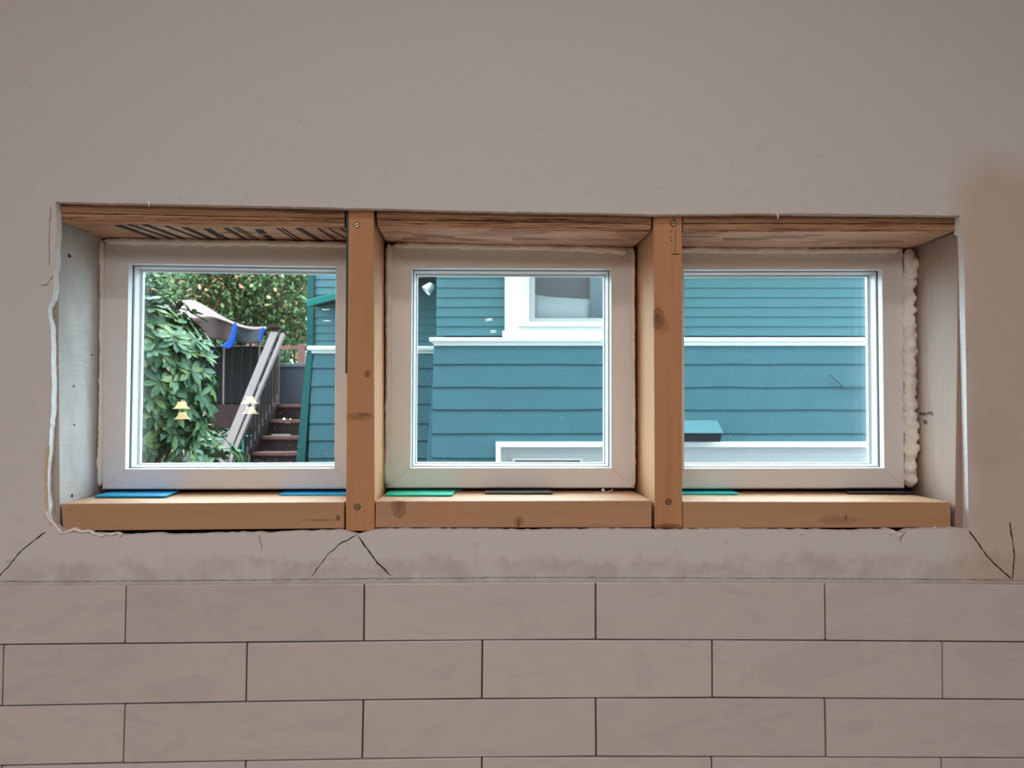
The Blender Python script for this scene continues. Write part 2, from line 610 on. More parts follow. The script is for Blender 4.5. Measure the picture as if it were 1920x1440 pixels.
for k in range(16):
    y = 836 + k * 8.2
    x = 90.5 - 4.5 * math.sin(min(1, k / 8) * math.pi / 2) + (k - 9) * 0.35 * (k > 9)
    tl.append(U(x - 3.2 - 0.5 * (k % 2), y, -0.0006))
    tr.append(U(x + 3.0 + 0.5 * (k % 3), y, -0.0006))
tb = MB()
tb.add(tl + tr, [(i, i + 1, 16 + i + 1, 16 + i) for i in range(15)])
mt = tb.build('joint_tape', M['tape'], wall)
mt.modifiers.new('thick', 'SOLIDIFY').thickness = 0.0006
tag(mt, 'frayed yellow mesh joint tape')

# ------------------------------------------------------------------ the rest of the room
tag(MB().box((RX0, RY0, -0.1), (RX1, 0, 0)).build('floor', M['floor']), 'wooden floor of the room', kind='structure')
tag(MB().box((RX0, RY0, RZ1), (RX1, 0.16, RZ1 + 0.1)).build('ceiling', M['ceil']), 'white ceiling of the room', kind='structure')
tag(MB().box((RX0 - 0.1, RY0, 0), (RX0, 0.19, RZ1)).build('wall_left', M['room']), 'painted left wall of the room', kind='structure')
tag(MB().box((RX1, RY0, 0), (RX1 + 0.1, 0.19, RZ1)).build('wall_right', M['room']), 'painted right wall of the room', kind='structure')
tag(MB().box((RX0 - 0.1, RY0 - 0.1, 0), (RX1 + 0.1, RY0, RZ1)).build('wall_back', M['room']), 'painted back wall of the room', kind='structure')

# ------------------------------------------------------------------ windows
def inset(q, d, y):
    """loop of four corners moved inward by d, set at depth y"""
    s = [(1, -1), (-1, -1), (-1, 1), (1, 1)]
    return [Vector((p.x + a * d, y, p.z + b * d)) for p, (a, b) in zip(q, s)]


names = ['left-hand square vinyl window looking onto the stairs and bush', 'middle square vinyl window looking onto the neighbouring window', 'right-hand square vinyl window looking onto plain green siding']
for k, w in enumerate(WIN):
    O, I = w['O'], w['I']
    base = (O[0] + O[1] + O[2] + O[3]) / 4
    root = thing('window_%d' % (k + 1), base, names[k], None, None, 'structure')
    kw = dict(parent=root, base=base)
    MB().rings([inset(O, 0, 0.2), inset(O, 0, YW + 0.002), inset(O, 0.002, YW), inset(I, -0.0012, YW), inset(I, -0.0003, YW + 0.0004),
                inset(I, 0, YW + 0.0014), inset(I, 0.0006, 0.1325), inset(I, 0.0006, 0.1336), inset(I, -0.026, 0.1336), inset(I, -0.026, 0.2)], close=True).build('frame', M['vinyl'], **kw)
    MB().rings([inset(I, -0.01, 0.1338), inset(I, 0.0012, 0.1338), inset(I, 0.0012, 0.137), inset(I, -0.01, 0.137)], close=True).build('gasket', M['gasket'], **kw)
    MB().rings([inset(I, -0.025, 0.1372), inset(I, 0.001, 0.1372), inset(I, 0.0022, 0.1385), inset(I, 0.0030, 0.150), inset(I, 0.0040, 0.1518), inset(I, -0.025, 0.1518)], close=True).build('glazing_bead', M['vinyl'], **kw)
    MB().rings([inset(I, -0.006, 0.1575), inset(I, 0.0052, 0.1575), inset(I, 0.0058, 0.1632), inset(I, -0.006, 0.1632)], close=True).build('spacer_bar', M['spacer'], **kw)
    MB().rings([inset(I, -0.0255, 0.1695), inset(I, -0.0185, 0.1695), inset(I, -0.0185, 0.176), inset(I, -0.0255, 0.176)], close=True).build('outer_stop', M['vinyl'], **kw)
    # two panes; the inner one leans a hair, as the doubled lamp reflections show
    for y0, y1, lean in ((0.1522, 0.1550, -0.0027 if k == 0 else -0.0003), (0.1655, 0.1690, 0.0)):
        f = inset(I, -0.0195, y0)
        b = inset(I, -0.0195, y1)
        for q in (f, b):
            for i in (0, 1):
                q[i].y += lean
        MB().hexa(f, b).build('glass_pane', M['glass'], **kw)
    # dust and dried drops on the outer pane
    random.seed(20 + k)
    d = MB()
    x0, x1, z0, z1 = I[3].x + 0.006, I[1].x - 0.006, I[2].z + 0.006, I[0].z - 0.006
    for _ in range(330 if k == 0 else 150):
        x = random.uniform(x0, x1)
        z = z0 + (z1 - z0) * 0.62 * random.random() ** (2.3 if k == 0 else 1.3)
        r = random.uniform(0.00016, 0.00042) * (1.5 if random.random() < 0.06 else 1)
        c = [(x + r * math.cos(a), 0.1652, z + r * math.sin(a) * random.uniform(0.7, 1.5)) for a in (0, 1.05, 2.1, 3.14, 4.2, 5.2)]
        c2 = [(a, 0.1654, b) for a, _, b in c]
        d.rings([c, c2], caps=True)
    tag(d.build('dust_specks', M['dust'], **kw), kind='stuff')
    # welded mitres at the corners
    s = MB()
    for i in range(4):
        p, q = O[i].lerp(I[i], 0.25), O[i].lerp(I[i], 0.97)
        p, q = Vector((p.x, YW, p.z)), Vector((q.x, YW, q.z))
        s.bar(p, q, 0.0005, 0.0002, up=Vector((0, 1, 0)))
    s.build('mitre_seam', M['vinyl_seam'], **kw)

# ------------------------------------------------------------------ framing timber
def quadY(px4, Y):
    return [U(x, y, Y) for x, y in px4]


def timber(name, px4, depth, mat, label, cat, group=None, bevel=0.0012, yf=YS):
    q = quadY(px4, yf)
    base = (q[2] + q[3]) / 2
    r = thing(name, base, label, cat, group)
    mb = MB().front(q, depth)
    mb.build('board', mat, r, bevel=bevel, base=base)
    return r, base


def knot(px, py, rx, rz, k=0.8, Y=YS):
    p = U(px, py, Y)
    return (tuple(p), rx, rz, k)


PINE1, PINE2 = (0.575, 0.32, 0.17), (0.49, 0.255, 0.125)
w_stud1 = wood('stud_pine', PINE1, PINE2, 'Z', 0.7, [knot(689, 701, 0.005, 0.006), knot(672, 781, 0.022, 0.006, 0.5), knot(684, 777, 0.010, 0.003, 0.6)])
w_stud2 = wood('knotty_stud_pine', PINE1, PINE2, 'Z', 0.7, [knot(1233, 597, 0.0105, 0.0165, 0.8), knot(1243, 612, 0.010, 0.010, 0.35), knot(1252, 989, 0.021, 0.006, 0.9)])
w_sill1 = wood('sill_pine', (0.54, 0.335, 0.21), (0.475, 0.275, 0.16), 'X', 0.7, [knot(634, 971, 0.0035, 0.0045, 1.0), knot(600, 975, 0.03, 0.002, 0.5)])
w_sill2 = wood('scarred_sill_pine', (0.54, 0.335, 0.21), (0.475, 0.275, 0.16), 'X', 0.7, [knot(748, 946, 0.011, 0.020, 0.7), knot(972, 984, 0.0014, 0.008, 1.0), knot(973, 978, 0.007, 0.008, 0.6)])
w_sill3 = wood('smooth_sill_pine', (0.54, 0.335, 0.21), (0.475, 0.275, 0.16), 'X', 0.7, [knot(1586, 971, 0.002, 0.005, 0.9), knot(1570, 975, 0.03, 0.007, 0.35)])
w_jambR = wood('weathered_jamb', (0.375, 0.28, 0.235), (0.29, 0.215, 0.185), 'Z', 0.8, dirt=0.5)
def jamb_paint():
    m = NT('primed_jamb').set(0.7, 0, 0.25)
    f = m.noise(14, 6, m.pos((1, 1, 0.6)), 0.6)
    col = m.ramp(f, [(0.35, (0.36, 0.345, 0.325)), (0.55, (0.45, 0.435, 0.42)), (0.75, (0.52, 0.51, 0.50))])
    mp = m.n('ShaderNodeMapping')
    g = m.n('ShaderNodeNewGeometry')
    m.l(g.outputs['Position'], mp.inputs['Vector'])
    mp.inputs['Rotation'].default_value = (0.95, 0, 0)
    mp.inputs['Scale'].default_value = (30, 30, 420)
    saw = m.ramp(m.noise(1.0, 2, mp.outputs[0]), [(0.52, 0.0), (0.66, 1.0)])
    sel = m.ramp(m.noise(9, 2), [(0.45, 0.0), (0.6, 0.5)])
    m.base(m.mix(m.math('MULTIPLY', saw, sel), col, (0.34, 0.31, 0.29)))
    m.bump(f, 0.2, 0.001)
    return m.mat


M['jamb_paint'] = jamb_paint()


def screw(parent, base, px, py, r=0.0033):
    p = U(px, py, YS)
    mb = MB().tube([p + Vector((0, -0.0004, 0)), p + Vector((0, 0.004, 0))], r, 14)
    o = mb.build('screw', M['screw'], parent, base=base)
    MB().bar(p + Vector((-r * 0.7, -0.0007, -r * 0.2)), p + Vector((r * 0.7, -0.0007, r * 0.2)), 0.0007, 0.0009).build('slot', M['screw_slot'], o, base=base)
    rim = MB()
    n = 16
    rim.rings([[p + Vector((math.cos(a) * rr, -0.0002, math.sin(a) * rr)) for a in [2 * math.pi * i / n for i in range(n)]] for rr in (r * 1.02, r * 1.32)])
    e = rim.build('torn_rim', M['screw_slot'], o, base=base)
    e.modifiers.new('thick', 'SOLIDIFY').thickness = 0.0002


st1, b1 = timber('stud', [(653, 392), (701, 392), (702.5, 996), (648, 996)], YW + 0.038 - YS, w_stud1,
                 'pine stud between the left-hand and middle windows, dark green left edge', 'stud', 'studs between the windows')
screw(st1, b1, 669, 422)
screw(st1, b1, 670, 950.5)
g = MB().front(quadY([(649.6, 392), (653.6, 392), (651, 700), (647.6, 700)], YS - 0.0003), 0.03)
tag(g.build('painted_edge', M['green_edge'], st1, base=b1), 'dark green painted edge')
st2, b2 = timber('stud', [(1225.5, 403), (1279, 403), (1279.5, 991), (1227.5, 991)], YW + 0.038 - YS, w_stud2,
                 'pine stud between the middle and right-hand windows, big round knot', 'stud', 'studs between the windows')
screw(st2, b2, 1262.5, 419, 0.0036)
screw(st2, b2, 1253.5, 940.5)
ml = MB()
ml.tube([U(1264, 403, YS - 0.0001), U(1263.5, 415, YS - 0.0001)], 0.0004, 5)
ml.tube([U(1267, 430, YS - 0.0001), U(1265.5, 474, YS - 0.0001)], 0.0003, 5)
ml.tube([U(1260, 476.5, YS - 0.0001), U(1274, 476.5, YS - 0.0001)], 0.0006, 5)
for (x, y) in [(1257.5, 434.5), (1257, 445.5), (1259.2, 451)]:
    ml.tube([U(x, y - 1.2, YS - 0.0001), U(x, y + 1.2, YS - 0.0001)], 0.0007, 6)
tag(ml.build('pencil_mark', M['ink'], st2, base=b2), 'pencil layout marks')

SD = YW + 0.04 - YS
timber('sill_board', [(114, 944.5), (645, 941.5), (645, 991), (118, 995.5)], SD, w_sill1, 'pine sill board under the left-hand window, with blue shims on it', 'sill board', 'sill boards under the windows')
timber('sill_board', [(704.5, 940), (1222, 938.8), (1222, 989.5), (703.5, 989.5)], SD, w_sill2, 'pine sill board under the middle window, reddish scar at its left end', 'sill board', 'sill boards under the windows')
s3, b3 = timber('sill_board', [(1280.5, 940.5), (1783, 941.5), (1783, 989), (1280.5, 991)], SD, w_sill3, 'pine sill board under the right-hand window, saw marks on its right end', 'sill board', 'sill boards under the windows')

# jambs
jl = thing('jamb_board', U(105, 990, YS), 'white primed board lining the left end of the window opening', 'jamb board', 'boards lining the ends of the opening')
f4 = [U(86, 405, YS), U(108.5, 405, YS), U(112, 996, YS), U(86, 996, YS)]
b4 = [None, U(189.5, 440, YW), U(184.5, 948, YW), None]
b4 = [Vector((f.x, YW + 0.03, f.z)) if b is None else Vector((b.x + (b.x - f.x) * 0.03 / (YW - YS), YW + 0.03, f.z)) for f, b in zip(f4, b4)]
jb = MB().hexa(f4, b4).build('board', M['jamb_paint'], jl, bevel=0.001, base=U(105, 990, YS))
nh = MB()
for (t, py) in [(0.25, 472), (0.3, 935), (0.35, 722), (0.36, 798), (0.8, 657)]:
    a, b = U(109.5, py, YS), U(188.0, py, YW)
    p = Vector((a.x + (b.x - a.x) * t, a.y + (b.y - a.y) * t, a.z))
    r = 0.0024 if py in (472, 935) else 0.0009
    nh.tube([p + Vector((-0.002, 0, 0)), p + Vector((0.0006, 0, 0))], r, 10)
tag(nh.build('nail_head', M['screw_slot'], jl, base=U(105, 990, YS)), 'dark nail heads')

jr_base = U(1797, 990, YS)
jr = thing('jamb_board', jr_base, 'bare weathered board lining the right end of the opening, small black lettering', 'jamb board', 'boards lining the ends of the opening')
f4 = [U(1797.5, 432, YS), U(1822, 432, YS), U(1822, 996, YS), U(1790.5, 996, YS)]
xb = U(1716, 700, YW).x
xb += (xb - U(1792, 780, YS).x) * 0.03 / (YW - YS)
b4 = [Vector((xb if i in (0, 3) else f.x, YW + 0.03, f.z)) for i, f in enumerate(f4)]
jr_board = MB().hexa(f4, b4).build('board', w_jambR, jr, bevel=0.001, base=jr_base)


jr_board.data.calc_loop_triangles()
jamb_bvh = BVHTree.FromPolygons([v.co + jr_base for v in jr_board.data.vertices], [tuple(t.vertices) for t in jr_board.data.loop_triangles])


def jamb_at(px, py):
    """place on the right jamb's inner face seen at this point of the photograph"""
    d = (RC @ Vector(((px - 960) / F, (720 - py) / F, -1))).normalized()
    return jamb_bvh.ray_cast(EYE, d)[0]


def stamp(text, pxa, pxb, py, height):
    """upside-down printed lettering on the right jamb"""
    cu = bpy.data.curves.new('stamp', 'FONT')
    cu.body = text
    cu.size = 1.0
    cu.extrude = 0.01
    tmp = bpy.data.objects.new('stamp', cu)
    me = bpy.data.meshes.new_from_object(tmp)
    bpy.data.objects.remove(tmp)
    xs = [v.co.x for v in me.vertices]
    ys = [v.co.y for v in me.vertices]
    a, b = jamb_at(pxb, py), jamb_at(pxa, py)       # reads from the near edge to the far edge
    wx = max(xs) - min(xs)
    sy = height / (max(ys) - min(ys))
    for v in me.vertices:
        t = (v.co.x - min(xs)) / wx
        p = a.lerp(b, t)
        v.co = Vector((p.x - 0.0010 + v.co.z * 0.01, p.y, p.z + height / 2 - (v.co.y - min(ys)) * sy)) - jr_base
    me.materials.append(M['ink'])
    o = bpy.data.objects.new('printed_mark', me)
    COL.objects.link(o)
    o.parent = jr
    tag(o, 'small upside-down black lettering')


# header boards: two layers of strand board laid flat
def osb_edge():
    m = NT('strand_board_edge').set(0.85, 0, 0.15)
    band = m.noise(1.0, 2, m.pos((2.5, 20, 130)), 0.5)
    a = m.noise(1.0, 5, m.pos((16, 60, 620)), 0.62, 0.5)
    b = m.noise(1.0, 4, m.pos((55, 120, 1500)), 0.6, 0.3)
    f = m.math('ADD', m.math('ADD', m.math('MULTIPLY', a, 0.55), m.math('MULTIPLY', b, 0.25)), m.math('MULTIPLY', band, 0.3))
    m.base(m.ramp(f, [(0.42, (0.05, 0.028, 0.018)), (0.49, (0.23, 0.125, 0.075)), (0.56, (0.40, 0.25, 0.16)), (0.66, (0.52, 0.35, 0.23))]))
    m.bump(f, 0.6, 0.002)
    return m.mat


def osb_face(name, c1, c2, ang=0.6):
    m = NT(name).set(0.75, 0, 0.2)
    mp = m.n('ShaderNodeMapping')
    g = m.n('ShaderNodeNewGeometry')
    m.l(g.outputs['Position'], mp.inputs['Vector'])
    mp.inputs['Rotation'].default_value = (0, 0, ang)
    mp.inputs['Scale'].default_value = (10, 34, 10)
    vo = m.n('ShaderNodeTexVoronoi')
    vo.inputs['Scale'].default_value = 1.6
    m.l(mp.outputs[0], vo.inputs['Vector'])
    sp = m.n('ShaderNodeSeparateColor')
    m.l(vo.outputs['Color'], sp.inputs[0])
    mp2 = m.n('ShaderNodeMapping')
    mp2.inputs['Rotation'].default_value = (0, 0, -0.5)
    mp2.inputs['Scale'].default_value = (20, 120, 40)
    m.l(g.outputs['Position'], mp2.inputs['Vector'])
    gr = m.noise(1.0, 5, mp2.outputs[0], 0.65)
    f = m.math('ADD', m.math('MULTIPLY', sp.outputs[0], 0.5), m.math('MULTIPLY', gr, 0.6))
    m.base(m.ramp(f, [(0.22, tuple(x * 0.45 for x in c2)), (0.42, c2), (0.75, c1)]))
    m.bump(f, 0.5, 0.0012)
    return m.mat


M['osb_edge'] = osb_edge()
M['osb_1'] = osb_face('strand_board_face', (0.56, 0.33, 0.21), (0.40, 0.22, 0.13))
M['osb_2'] = osb_face('pale_strand_board_face', (0.62, 0.40, 0.29), (0.46, 0.27, 0.19), -0.5)
M['osb_3'] = osb_face('streaked_strand_board_face', (0.60, 0.38, 0.27), (0.44, 0.26, 0.18), 0.9)
HEAD = [
    # top edge left, right; seam; bottom edge left, right (front), and bottom at the window plane left, right
    dict(t=[(112, 383.5), (507, 388), (646, 392.5)], m=[(112, 399), (507, 407), (646, 410)], b=[(114, 416), (507, 423.5), (646, 425)], k=[(189, 446), (520, 449), (668, 451)],
         lab='dark strand-board header over the left-hand window, black printed stripes underneath'),
    dict(t=[(706, 392.5), (950, 397.5), (1221, 403)], m=[(707, 411), (950, 415), (1221, 420)], b=[(709, 424), (950, 431.5), (1218, 434.5)], k=[(724, 453.5), (950, 460), (1188, 463)],
         lab='plain strand-board header over the middle window'),
    dict(t=[(1281, 403.5), (1500, 403), (1788, 404.5)], m=[(1281, 418.5), (1500, 418.5), (1790, 419)], b=[(1281, 434.5), (1500, 434), (1791, 433)], k=[(1252, 464.5), (1500, 465.5), (1714, 464.5)],
         lab='strand-board header over the right-hand window, its right end torn off short'),
]
for k, h in enumerate(HEAD):
    base = U(*h['b'][1], YS)
    r = thing('header_board', base, h['lab'], 'header board', 'strand-board headers over the windows')
    T, Mm, Bq = [[U(x, y, YS) for x, y in h[c]] for c in ('t', 'm', 'b')]
    K = [U(x, y, YW) for x, y in h['k']]
    K = [p + (p - q) * 0.28 for p, q in zip(K, Bq)]
    random.seed(40 + k)

    def layer(Tq, Bt, Tk, Bk, nm, mats, eb):
        """strip of board with a ragged front edge: rows of points along its length"""
        N = 60
        def at(P, t):
            return P[0].lerp(P[1], t * 2) if t < 0.5 else P[1].lerp(P[2], t * 2 - 1)
        loops = []
        for i in range(N + 1):
            t = i / N
            a, b, c, d = at(Tq, t), at(Bt, t), at(Bk, t), at(Tk, t)
            j = 0.0009
            rag = lambda s: Vector((0, 0.001 + j * noise.noise(Vector((a.x * 60, s * 9.1 + k, 3))), j * 0.7 * noise.noise(Vector((a.x * 90, s * 5.3, k)))))
            mid = a.lerp(b, 0.5)
            loops.append([a + rag(1), mid + Vector((0, -0.0006, 0)) + rag(2), b + rag(3), c, d])
        mb = MB()
        b0 = len(mb.v)
        for lp in loops:
            mb.v += lp
        for i in range(N):
            for s in range(5):
                s2 = (s + 1) % 5
                mb.f.append((b0 + i * 5 + s, b0 + i * 5 + s2, b0 + (i + 1) * 5 + s2, b0 + (i + 1) * 5 + s))
                mb.m.append(1 if s in (0, 1) else 0)
        for e in (0, N):
            mb.f.append(tuple(b0 + e * 5 + s for s in range(5)))
            mb.m.append(1)
        return mb.build(nm, mats, r, base=base)
    back = Vector((0, K[0].y - YS, 0))
    gap = Vector((0, 0, 0.0005))
    layer(T, [p + gap for p in Mm], [p + back for p in T], [p + back for p in Mm], 'upper_layer', [M['osb_%d' % (k + 1)], M['osb_edge']], 0)
    layer([p - gap for p in Mm], Bq, [p + back for p in Mm], K, 'lower_layer', [M['osb_%d' % (k + 1)], M['osb_edge']], 0)
    if k == 0:
        # stripes printed on the underside
        def und(px, t):
            """point on the underside below photo column px, t from the front edge to the window"""
            P = Bq[0].lerp(Bq[1], (px - 114) / 393) if px < 507 else Bq[1].lerp(Bq[2], (px - 507) / 139)
            Q = K[0].lerp(K[1], (px - 114) / 393) if px < 507 else K[1].lerp(K[2], (px - 507) / 139)
            p = P.lerp(Q, t)
            return p + Vector((0, 0, -0.0008))
        s = MB()
        bars = [(205, 14, .1, .8, 26), (232, 10, .05, .75, 34), (262, 12, .05, .8, 30), (300, 8, .1, .8, 34), (330, 13, .15, .75, 22), (371, 14, .2, .7, 8), (385, 10, .5, .9, 10), (412, 9, .15, .85, 22),
                (432, 3.2, .1, .95, 30), (440, 3.2, .1, .95, 30), (472, 16, .2, .42, 4), (480, 15, .5, .7, 4), (486, 14, .75, .92, 4), (516, 3.4, .1, .95, 27), (525, 3.4, .1, .95, 27), (552, 10, .1, .85, 26), (592, 5, .1, .92, 20), (613, 3, .1, .85, 20), (634, 3, .1, .5, 10)]
        for (x, wd, t0, t1, sh_) in bars:
            q = [und(x, t0), und(x + wd, t0), und(x + wd + sh_, t1), und(x + sh_, t1)]
            s.hexa([p for p in q], [p + Vector((0, 0, 0.0006)) for p in q])
        tag(s.build('printed_stripes', M['ink'], r, base=base), 'black printed stripes and letters')

stamp('SuperBlue', 1725, 1750.5, 775.5, 0.0068)
stamp('96', 1732, 1739, 791, 0.0062)

# ------------------------------------------------------------------ foam beads
def foam(pts, rx, ry, label, seed, cat='foam bead', blob=None):
    """pts: (px, py, half width px); a lumpy bead on the face of the frame"""
    random.seed(seed)
    P = []
    for i in range(len(pts) - 1):
        a, b = pts[i], pts[i + 1]
        n = max(2, int(math.hypot(b[0] - a[0], b[1] - a[1]) / 5))
        for k in range(n):
            t = k / n
            P.append([a[j] + (b[j] - a[j]) * t for j in range(3)])
    P.append(list(pts[-1]))
    horizontal = abs(pts[-1][0] - pts[0][0]) > abs(pts[-1][1] - pts[0][1])
    loops = []
    n = 14
    for i, (x, y, hw) in enumerate(P):
        c = U(x, y, YW + 0.001)
        r = hw / 1265.0
        ends = min(1.0, 0.35 + i * 0.4, 0.35 + (len(P) - 1 - i) * 0.4)
        lp = []
        for k in range(n):
            a = 2 * math.pi * k / n
            u, v = math.cos(a) * r * ends, math.sin(a) * ry * ends
            off = Vector((0, v, u)) if horizontal else Vector((u, v, 0))
            p = c + off
            g = p * 75 + Vector((seed * 7.3, 0, 0))
            nn = 1.3 * (abs(noise.noise(g)) * 1.9 - 0.35) + 0.35 * noise.noise(g * 2.3) + 0.12 * noise.noise(g * 6.1)
            p = c + off * (1 + rx * nn)
            lp.append(p)
        loops.append(lp)
    o = MB().rings(loops, caps=True).build('foam_bead', M['foam'], smooth=True, base=loops[0][0])
    return tag(o, label, cat, 'expanding foam round the windows')


foam([(191.5, 450, 4.5), (192.5, 560, 4.5), (191, 700, 4.0), (189, 820, 4), (187, 912, 4.5)], 0.30, 0.006, 'thin cream foam bead down the left side of the left-hand window', 1)
foam([(196, 452, 6), (340, 454, 6.5), (500, 456, 6), (655, 459, 6)], 0.32, 0.006, 'thin cream foam bead along the top of the left-hand window', 2)
foam([(729, 458, 6), (729, 560, 6.5), (728.5, 700, 5.5), (726.5, 840, 5.5), (726, 880, 6.5), (726.5, 900, 8.5), (727, 911, 7)], 0.20, 0.008, 'cream foam bead down the left side of the middle window', 3)
foam([(738, 459.5, 5.5), (900, 463, 5.5), (1060, 466, 6), (1150, 469, 7), (1176, 472, 8)], 0.32, 0.006, 'thin cream foam bead along the top of the middle window', 4)
foam([(1187, 466, 3.8), (1187, 600, 3.6), (1188, 760, 3.6), (1188.5, 912, 3.6)], 0.22, 0.0045, 'thin trimmed foam strip down the right side of the middle window', 5)
foam([(1262, 469, 6), (1400, 470, 6.5), (1560, 471, 5.5), (1688, 469, 5.5)], 0.32, 0.006, 'thin cream foam bead along the top of the right-hand window', 6)
foam([(1703, 468, 9), (1705, 490, 13), (1706, 525, 13), (1701.5, 545, 10.5), (1702.5, 620, 11), (1704, 660, 13), (1704.5, 740, 12), (1705.5, 800, 12), (1705, 860, 10.5), (1706.5, 885, 11.5), (1706.5, 902, 11.5), (1706, 914, 9)],
     0.50, 0.013, 'thick lumpy cream foam bead down the right side of the right-hand window', 7)

# ------------------------------------------------------------------ shims and crumbs on the sills
def shim(px_front, depth_back, color, label, th=0.0025, z_lift=0.0, seed=0, group='plastic shims on the window sills', rough=0.4):
    """px_front: left and right ends of the front edge, and front y; lies flat on the sill"""
    (xl, xr, y, xbl, xbr) = px_front
    zs = sillz(0.5 * (xl + xr)) + 0.0003 + z_lift
    # depth at which the sill plane is seen at row y
    def on(px, py):
        d = RC @ Vector(((px - 960) / F, (720 - py) / F, -1))
        return EYE + d * ((zs - EYE.z) / d.z)
    a, b = on(xl, y), on(xr, y)
    c = Vector((on(xbr, y - 6).x, a.y + depth_back, zs))
    d = Vector((on(xbl, y - 6).x, a.y + depth_back, zs))
    up = Vector((0, 0, th))
    base = (a + b) / 2
    mb = MB().hexa([a + up, b + up, b, a], [d + up * 1.0, c + up * 1.0, c, d])
    o = mb.build('shim', plain(label.split()[0] + '_plastic', color, rough, 0.04, 40), bevel=0.0004, base=base)
    return tag(o, label, 'shim', group)


def sillz(px):
    y = 942.5 if px < 650 else (939.5 if px < 1225 else 941)
    return U(px, y, YS).z


shim((177, 311, 932.5, 196, 324), 0.060, (0.0, 0.33, 0.66), 'bright blue plastic shim at the left end of the left sill board')
shim((523, 660, 929.8, 530, 662), 0.060, (0.0, 0.36, 0.72), 'bright blue plastic shim against the stud at the right end of the left sill board')
shim((740, 866, 921, 744, 869), 0.040, (0.0, 0.26, 0.18), 'dark green plastic shim lying behind the lighter green one')
shim((722, 848, 930.5, 727, 853), 0.050, (0.0, 0.50, 0.35), 'green plastic shim nearest the front at the left end of the middle sill board')
shim((909, 1036, 927, 909, 1034), 0.050, (0.045, 0.05, 0.06), 'black plastic shim in the centre of the middle sill board', 0.0030)
shim((1240, 1385, 928, 1235, 1375), 0.050, (0.0, 0.48, 0.50), 'teal plastic shim at the left end of the right sill board')
shim((1592, 1716, 926.5, 1580, 1700), 0.050, (0.03, 0.032, 0.04), 'black plastic shim under the thick foam at the right end of the right sill board', 0.0028)


def on_sill(px, py, lift=0.0):
    zs = sillz(px) + lift
    d = RC @ Vector(((px - 960) / F, (720 - py) / F, -1))
    return EYE + d * ((zs - EYE.z) / d.z)


p = on_sill(1131, 922)
bm = bmesh.new()
bmesh.ops.create_icosphere(bm, subdivisions=2, radius=0.0028)
for v in bm.verts:
    v.co *= 1 + 0.35 * noise.noise(v.co * 500)
me = bpy.data.meshes.new('foam_crumb')
bm.to_mesh(me)
bm.free()
me.materials.append(M['foam'])
o = bpy.data.objects.new('foam_crumb', me)
o.location = p + Vector((0, 0, 0.0024))
COL.objects.link(o)
tag(o, 'tiny cream foam crumb near the right end of the middle sill board', 'crumb')
q = on_sill(1114, 924)
pts = [q + Vector((0, 0, 0.0006)), on_sill(1135, 923, 0.0008), on_sill(1146, 920.5, 0.002), on_sill(1149, 917.5, 0.0045)]
o = MB().tube(pts, [0.0003, 0.0005, 0.0009, 0.0007], 6).build('splinter', plain('splinter_wood', (0.66, 0.56, 0.44), 0.8), base=q)
tag(o, 'thin curled splinter beside the foam crumb on the middle sill board', 'splinter')

# ------------------------------------------------------------------ tiles
def tile_mat():
    m = NT('glazed_tile').set(0.12, 0, 0.5)
    g = m.n('ShaderNodeNewGeometry')
    f = m.noise(5, 4)
    w1 = m.ramp(m.noise(11, 5, m.pos((0.7, 1, 1.6)), 0.55, 1.6), [(0.40, 0.0), (0.47, 1.0), (0.60, 0.75), (0.66, 0.1)])  # patchy sheen of soft reflections painted into the glaze colour
    a = m.mix(m.math('ADD', m.math('MULTIPLY', f, 0.6), m.math('MULTIPLY', w1, 0.5)), (0.555, 0.565, 0.59), (0.64, 0.645, 0.665))
    rnd = m.ramp(g.outputs['Random Per Island'], [(0.0, 0.95), (1.0, 1.03)])
    m.base(m.mix(1.0, a, rnd, 'MULTIPLY'))
    h = m.math('ADD', m.noise(9, 3, m.pos((0.6, 1, 1.4)), 0.5, 0.6), m.math('MULTIPLY', m.noise(28, 3, m.pos((0.5, 1, 1.2)), 0.5, 1.2), 0.25))
    m.bump(h, 0.55, 0.006)
    m.l(m.ramp(m.noise(22, 4, m.pos((0.5, 1, 1.3)), 0.5, 1.0), [(0.42, 0.10), (0.60, 0.24)]), m.b.inputs['Roughness'])
    return m.mat


def interp(tab, x):
    if x <= tab[0][0]:
        (x0, y0), (x1, y1) = tab[0], tab[1]
    elif x >= tab[-1][0]:
        (x0, y0), (x1, y1) = tab[-2], tab[-1]
    else:
        for (x0, y0), (x1, y1) in zip(tab, tab[1:]):
            if x0 <= x <= x1:
                break
    return y0 + (y1 - y0) * (x - x0) / (x1 - x0)


LINES = [
    [(0, 1098), (236, 1097), (683, 1093.5), (1117, 1091.5), (1547, 1092.5), (1920, 1096)],
    [(0, 1209), (460, 1205), (683, 1202.5), (960, 1199), (1380, 1200), (1920, 1204)],
    [(0, 1324), (460, 1316), (683, 1313), (904, 1310), (1335, 1308.5), (1768, 1311), (1920, 1312)],
    [(0, 1436), (230, 1430.5), (680, 1423.5), (960, 1419), (1117, 1418.5), (1547, 1420), (1920, 1421.5)],
]
LINES.append([(x, y + (y - interp(LINES[2], x))) for x, y in LINES[3]])
LINES.append([(x, y + (y - interp(LINES[3], x))) for x, y in LINES[4]])
odd = [(-660, -664), (-212, -216), (236, 234), (683, 682), (1117, 1117), (1547, 1548), (1978, 1980), (2410, 2414)]
even = [(-450, -456), (6, 4), (463, 461), (904.5, 903.5), (1335.5, 1336), (1767, 1768), (2199, 2202)]
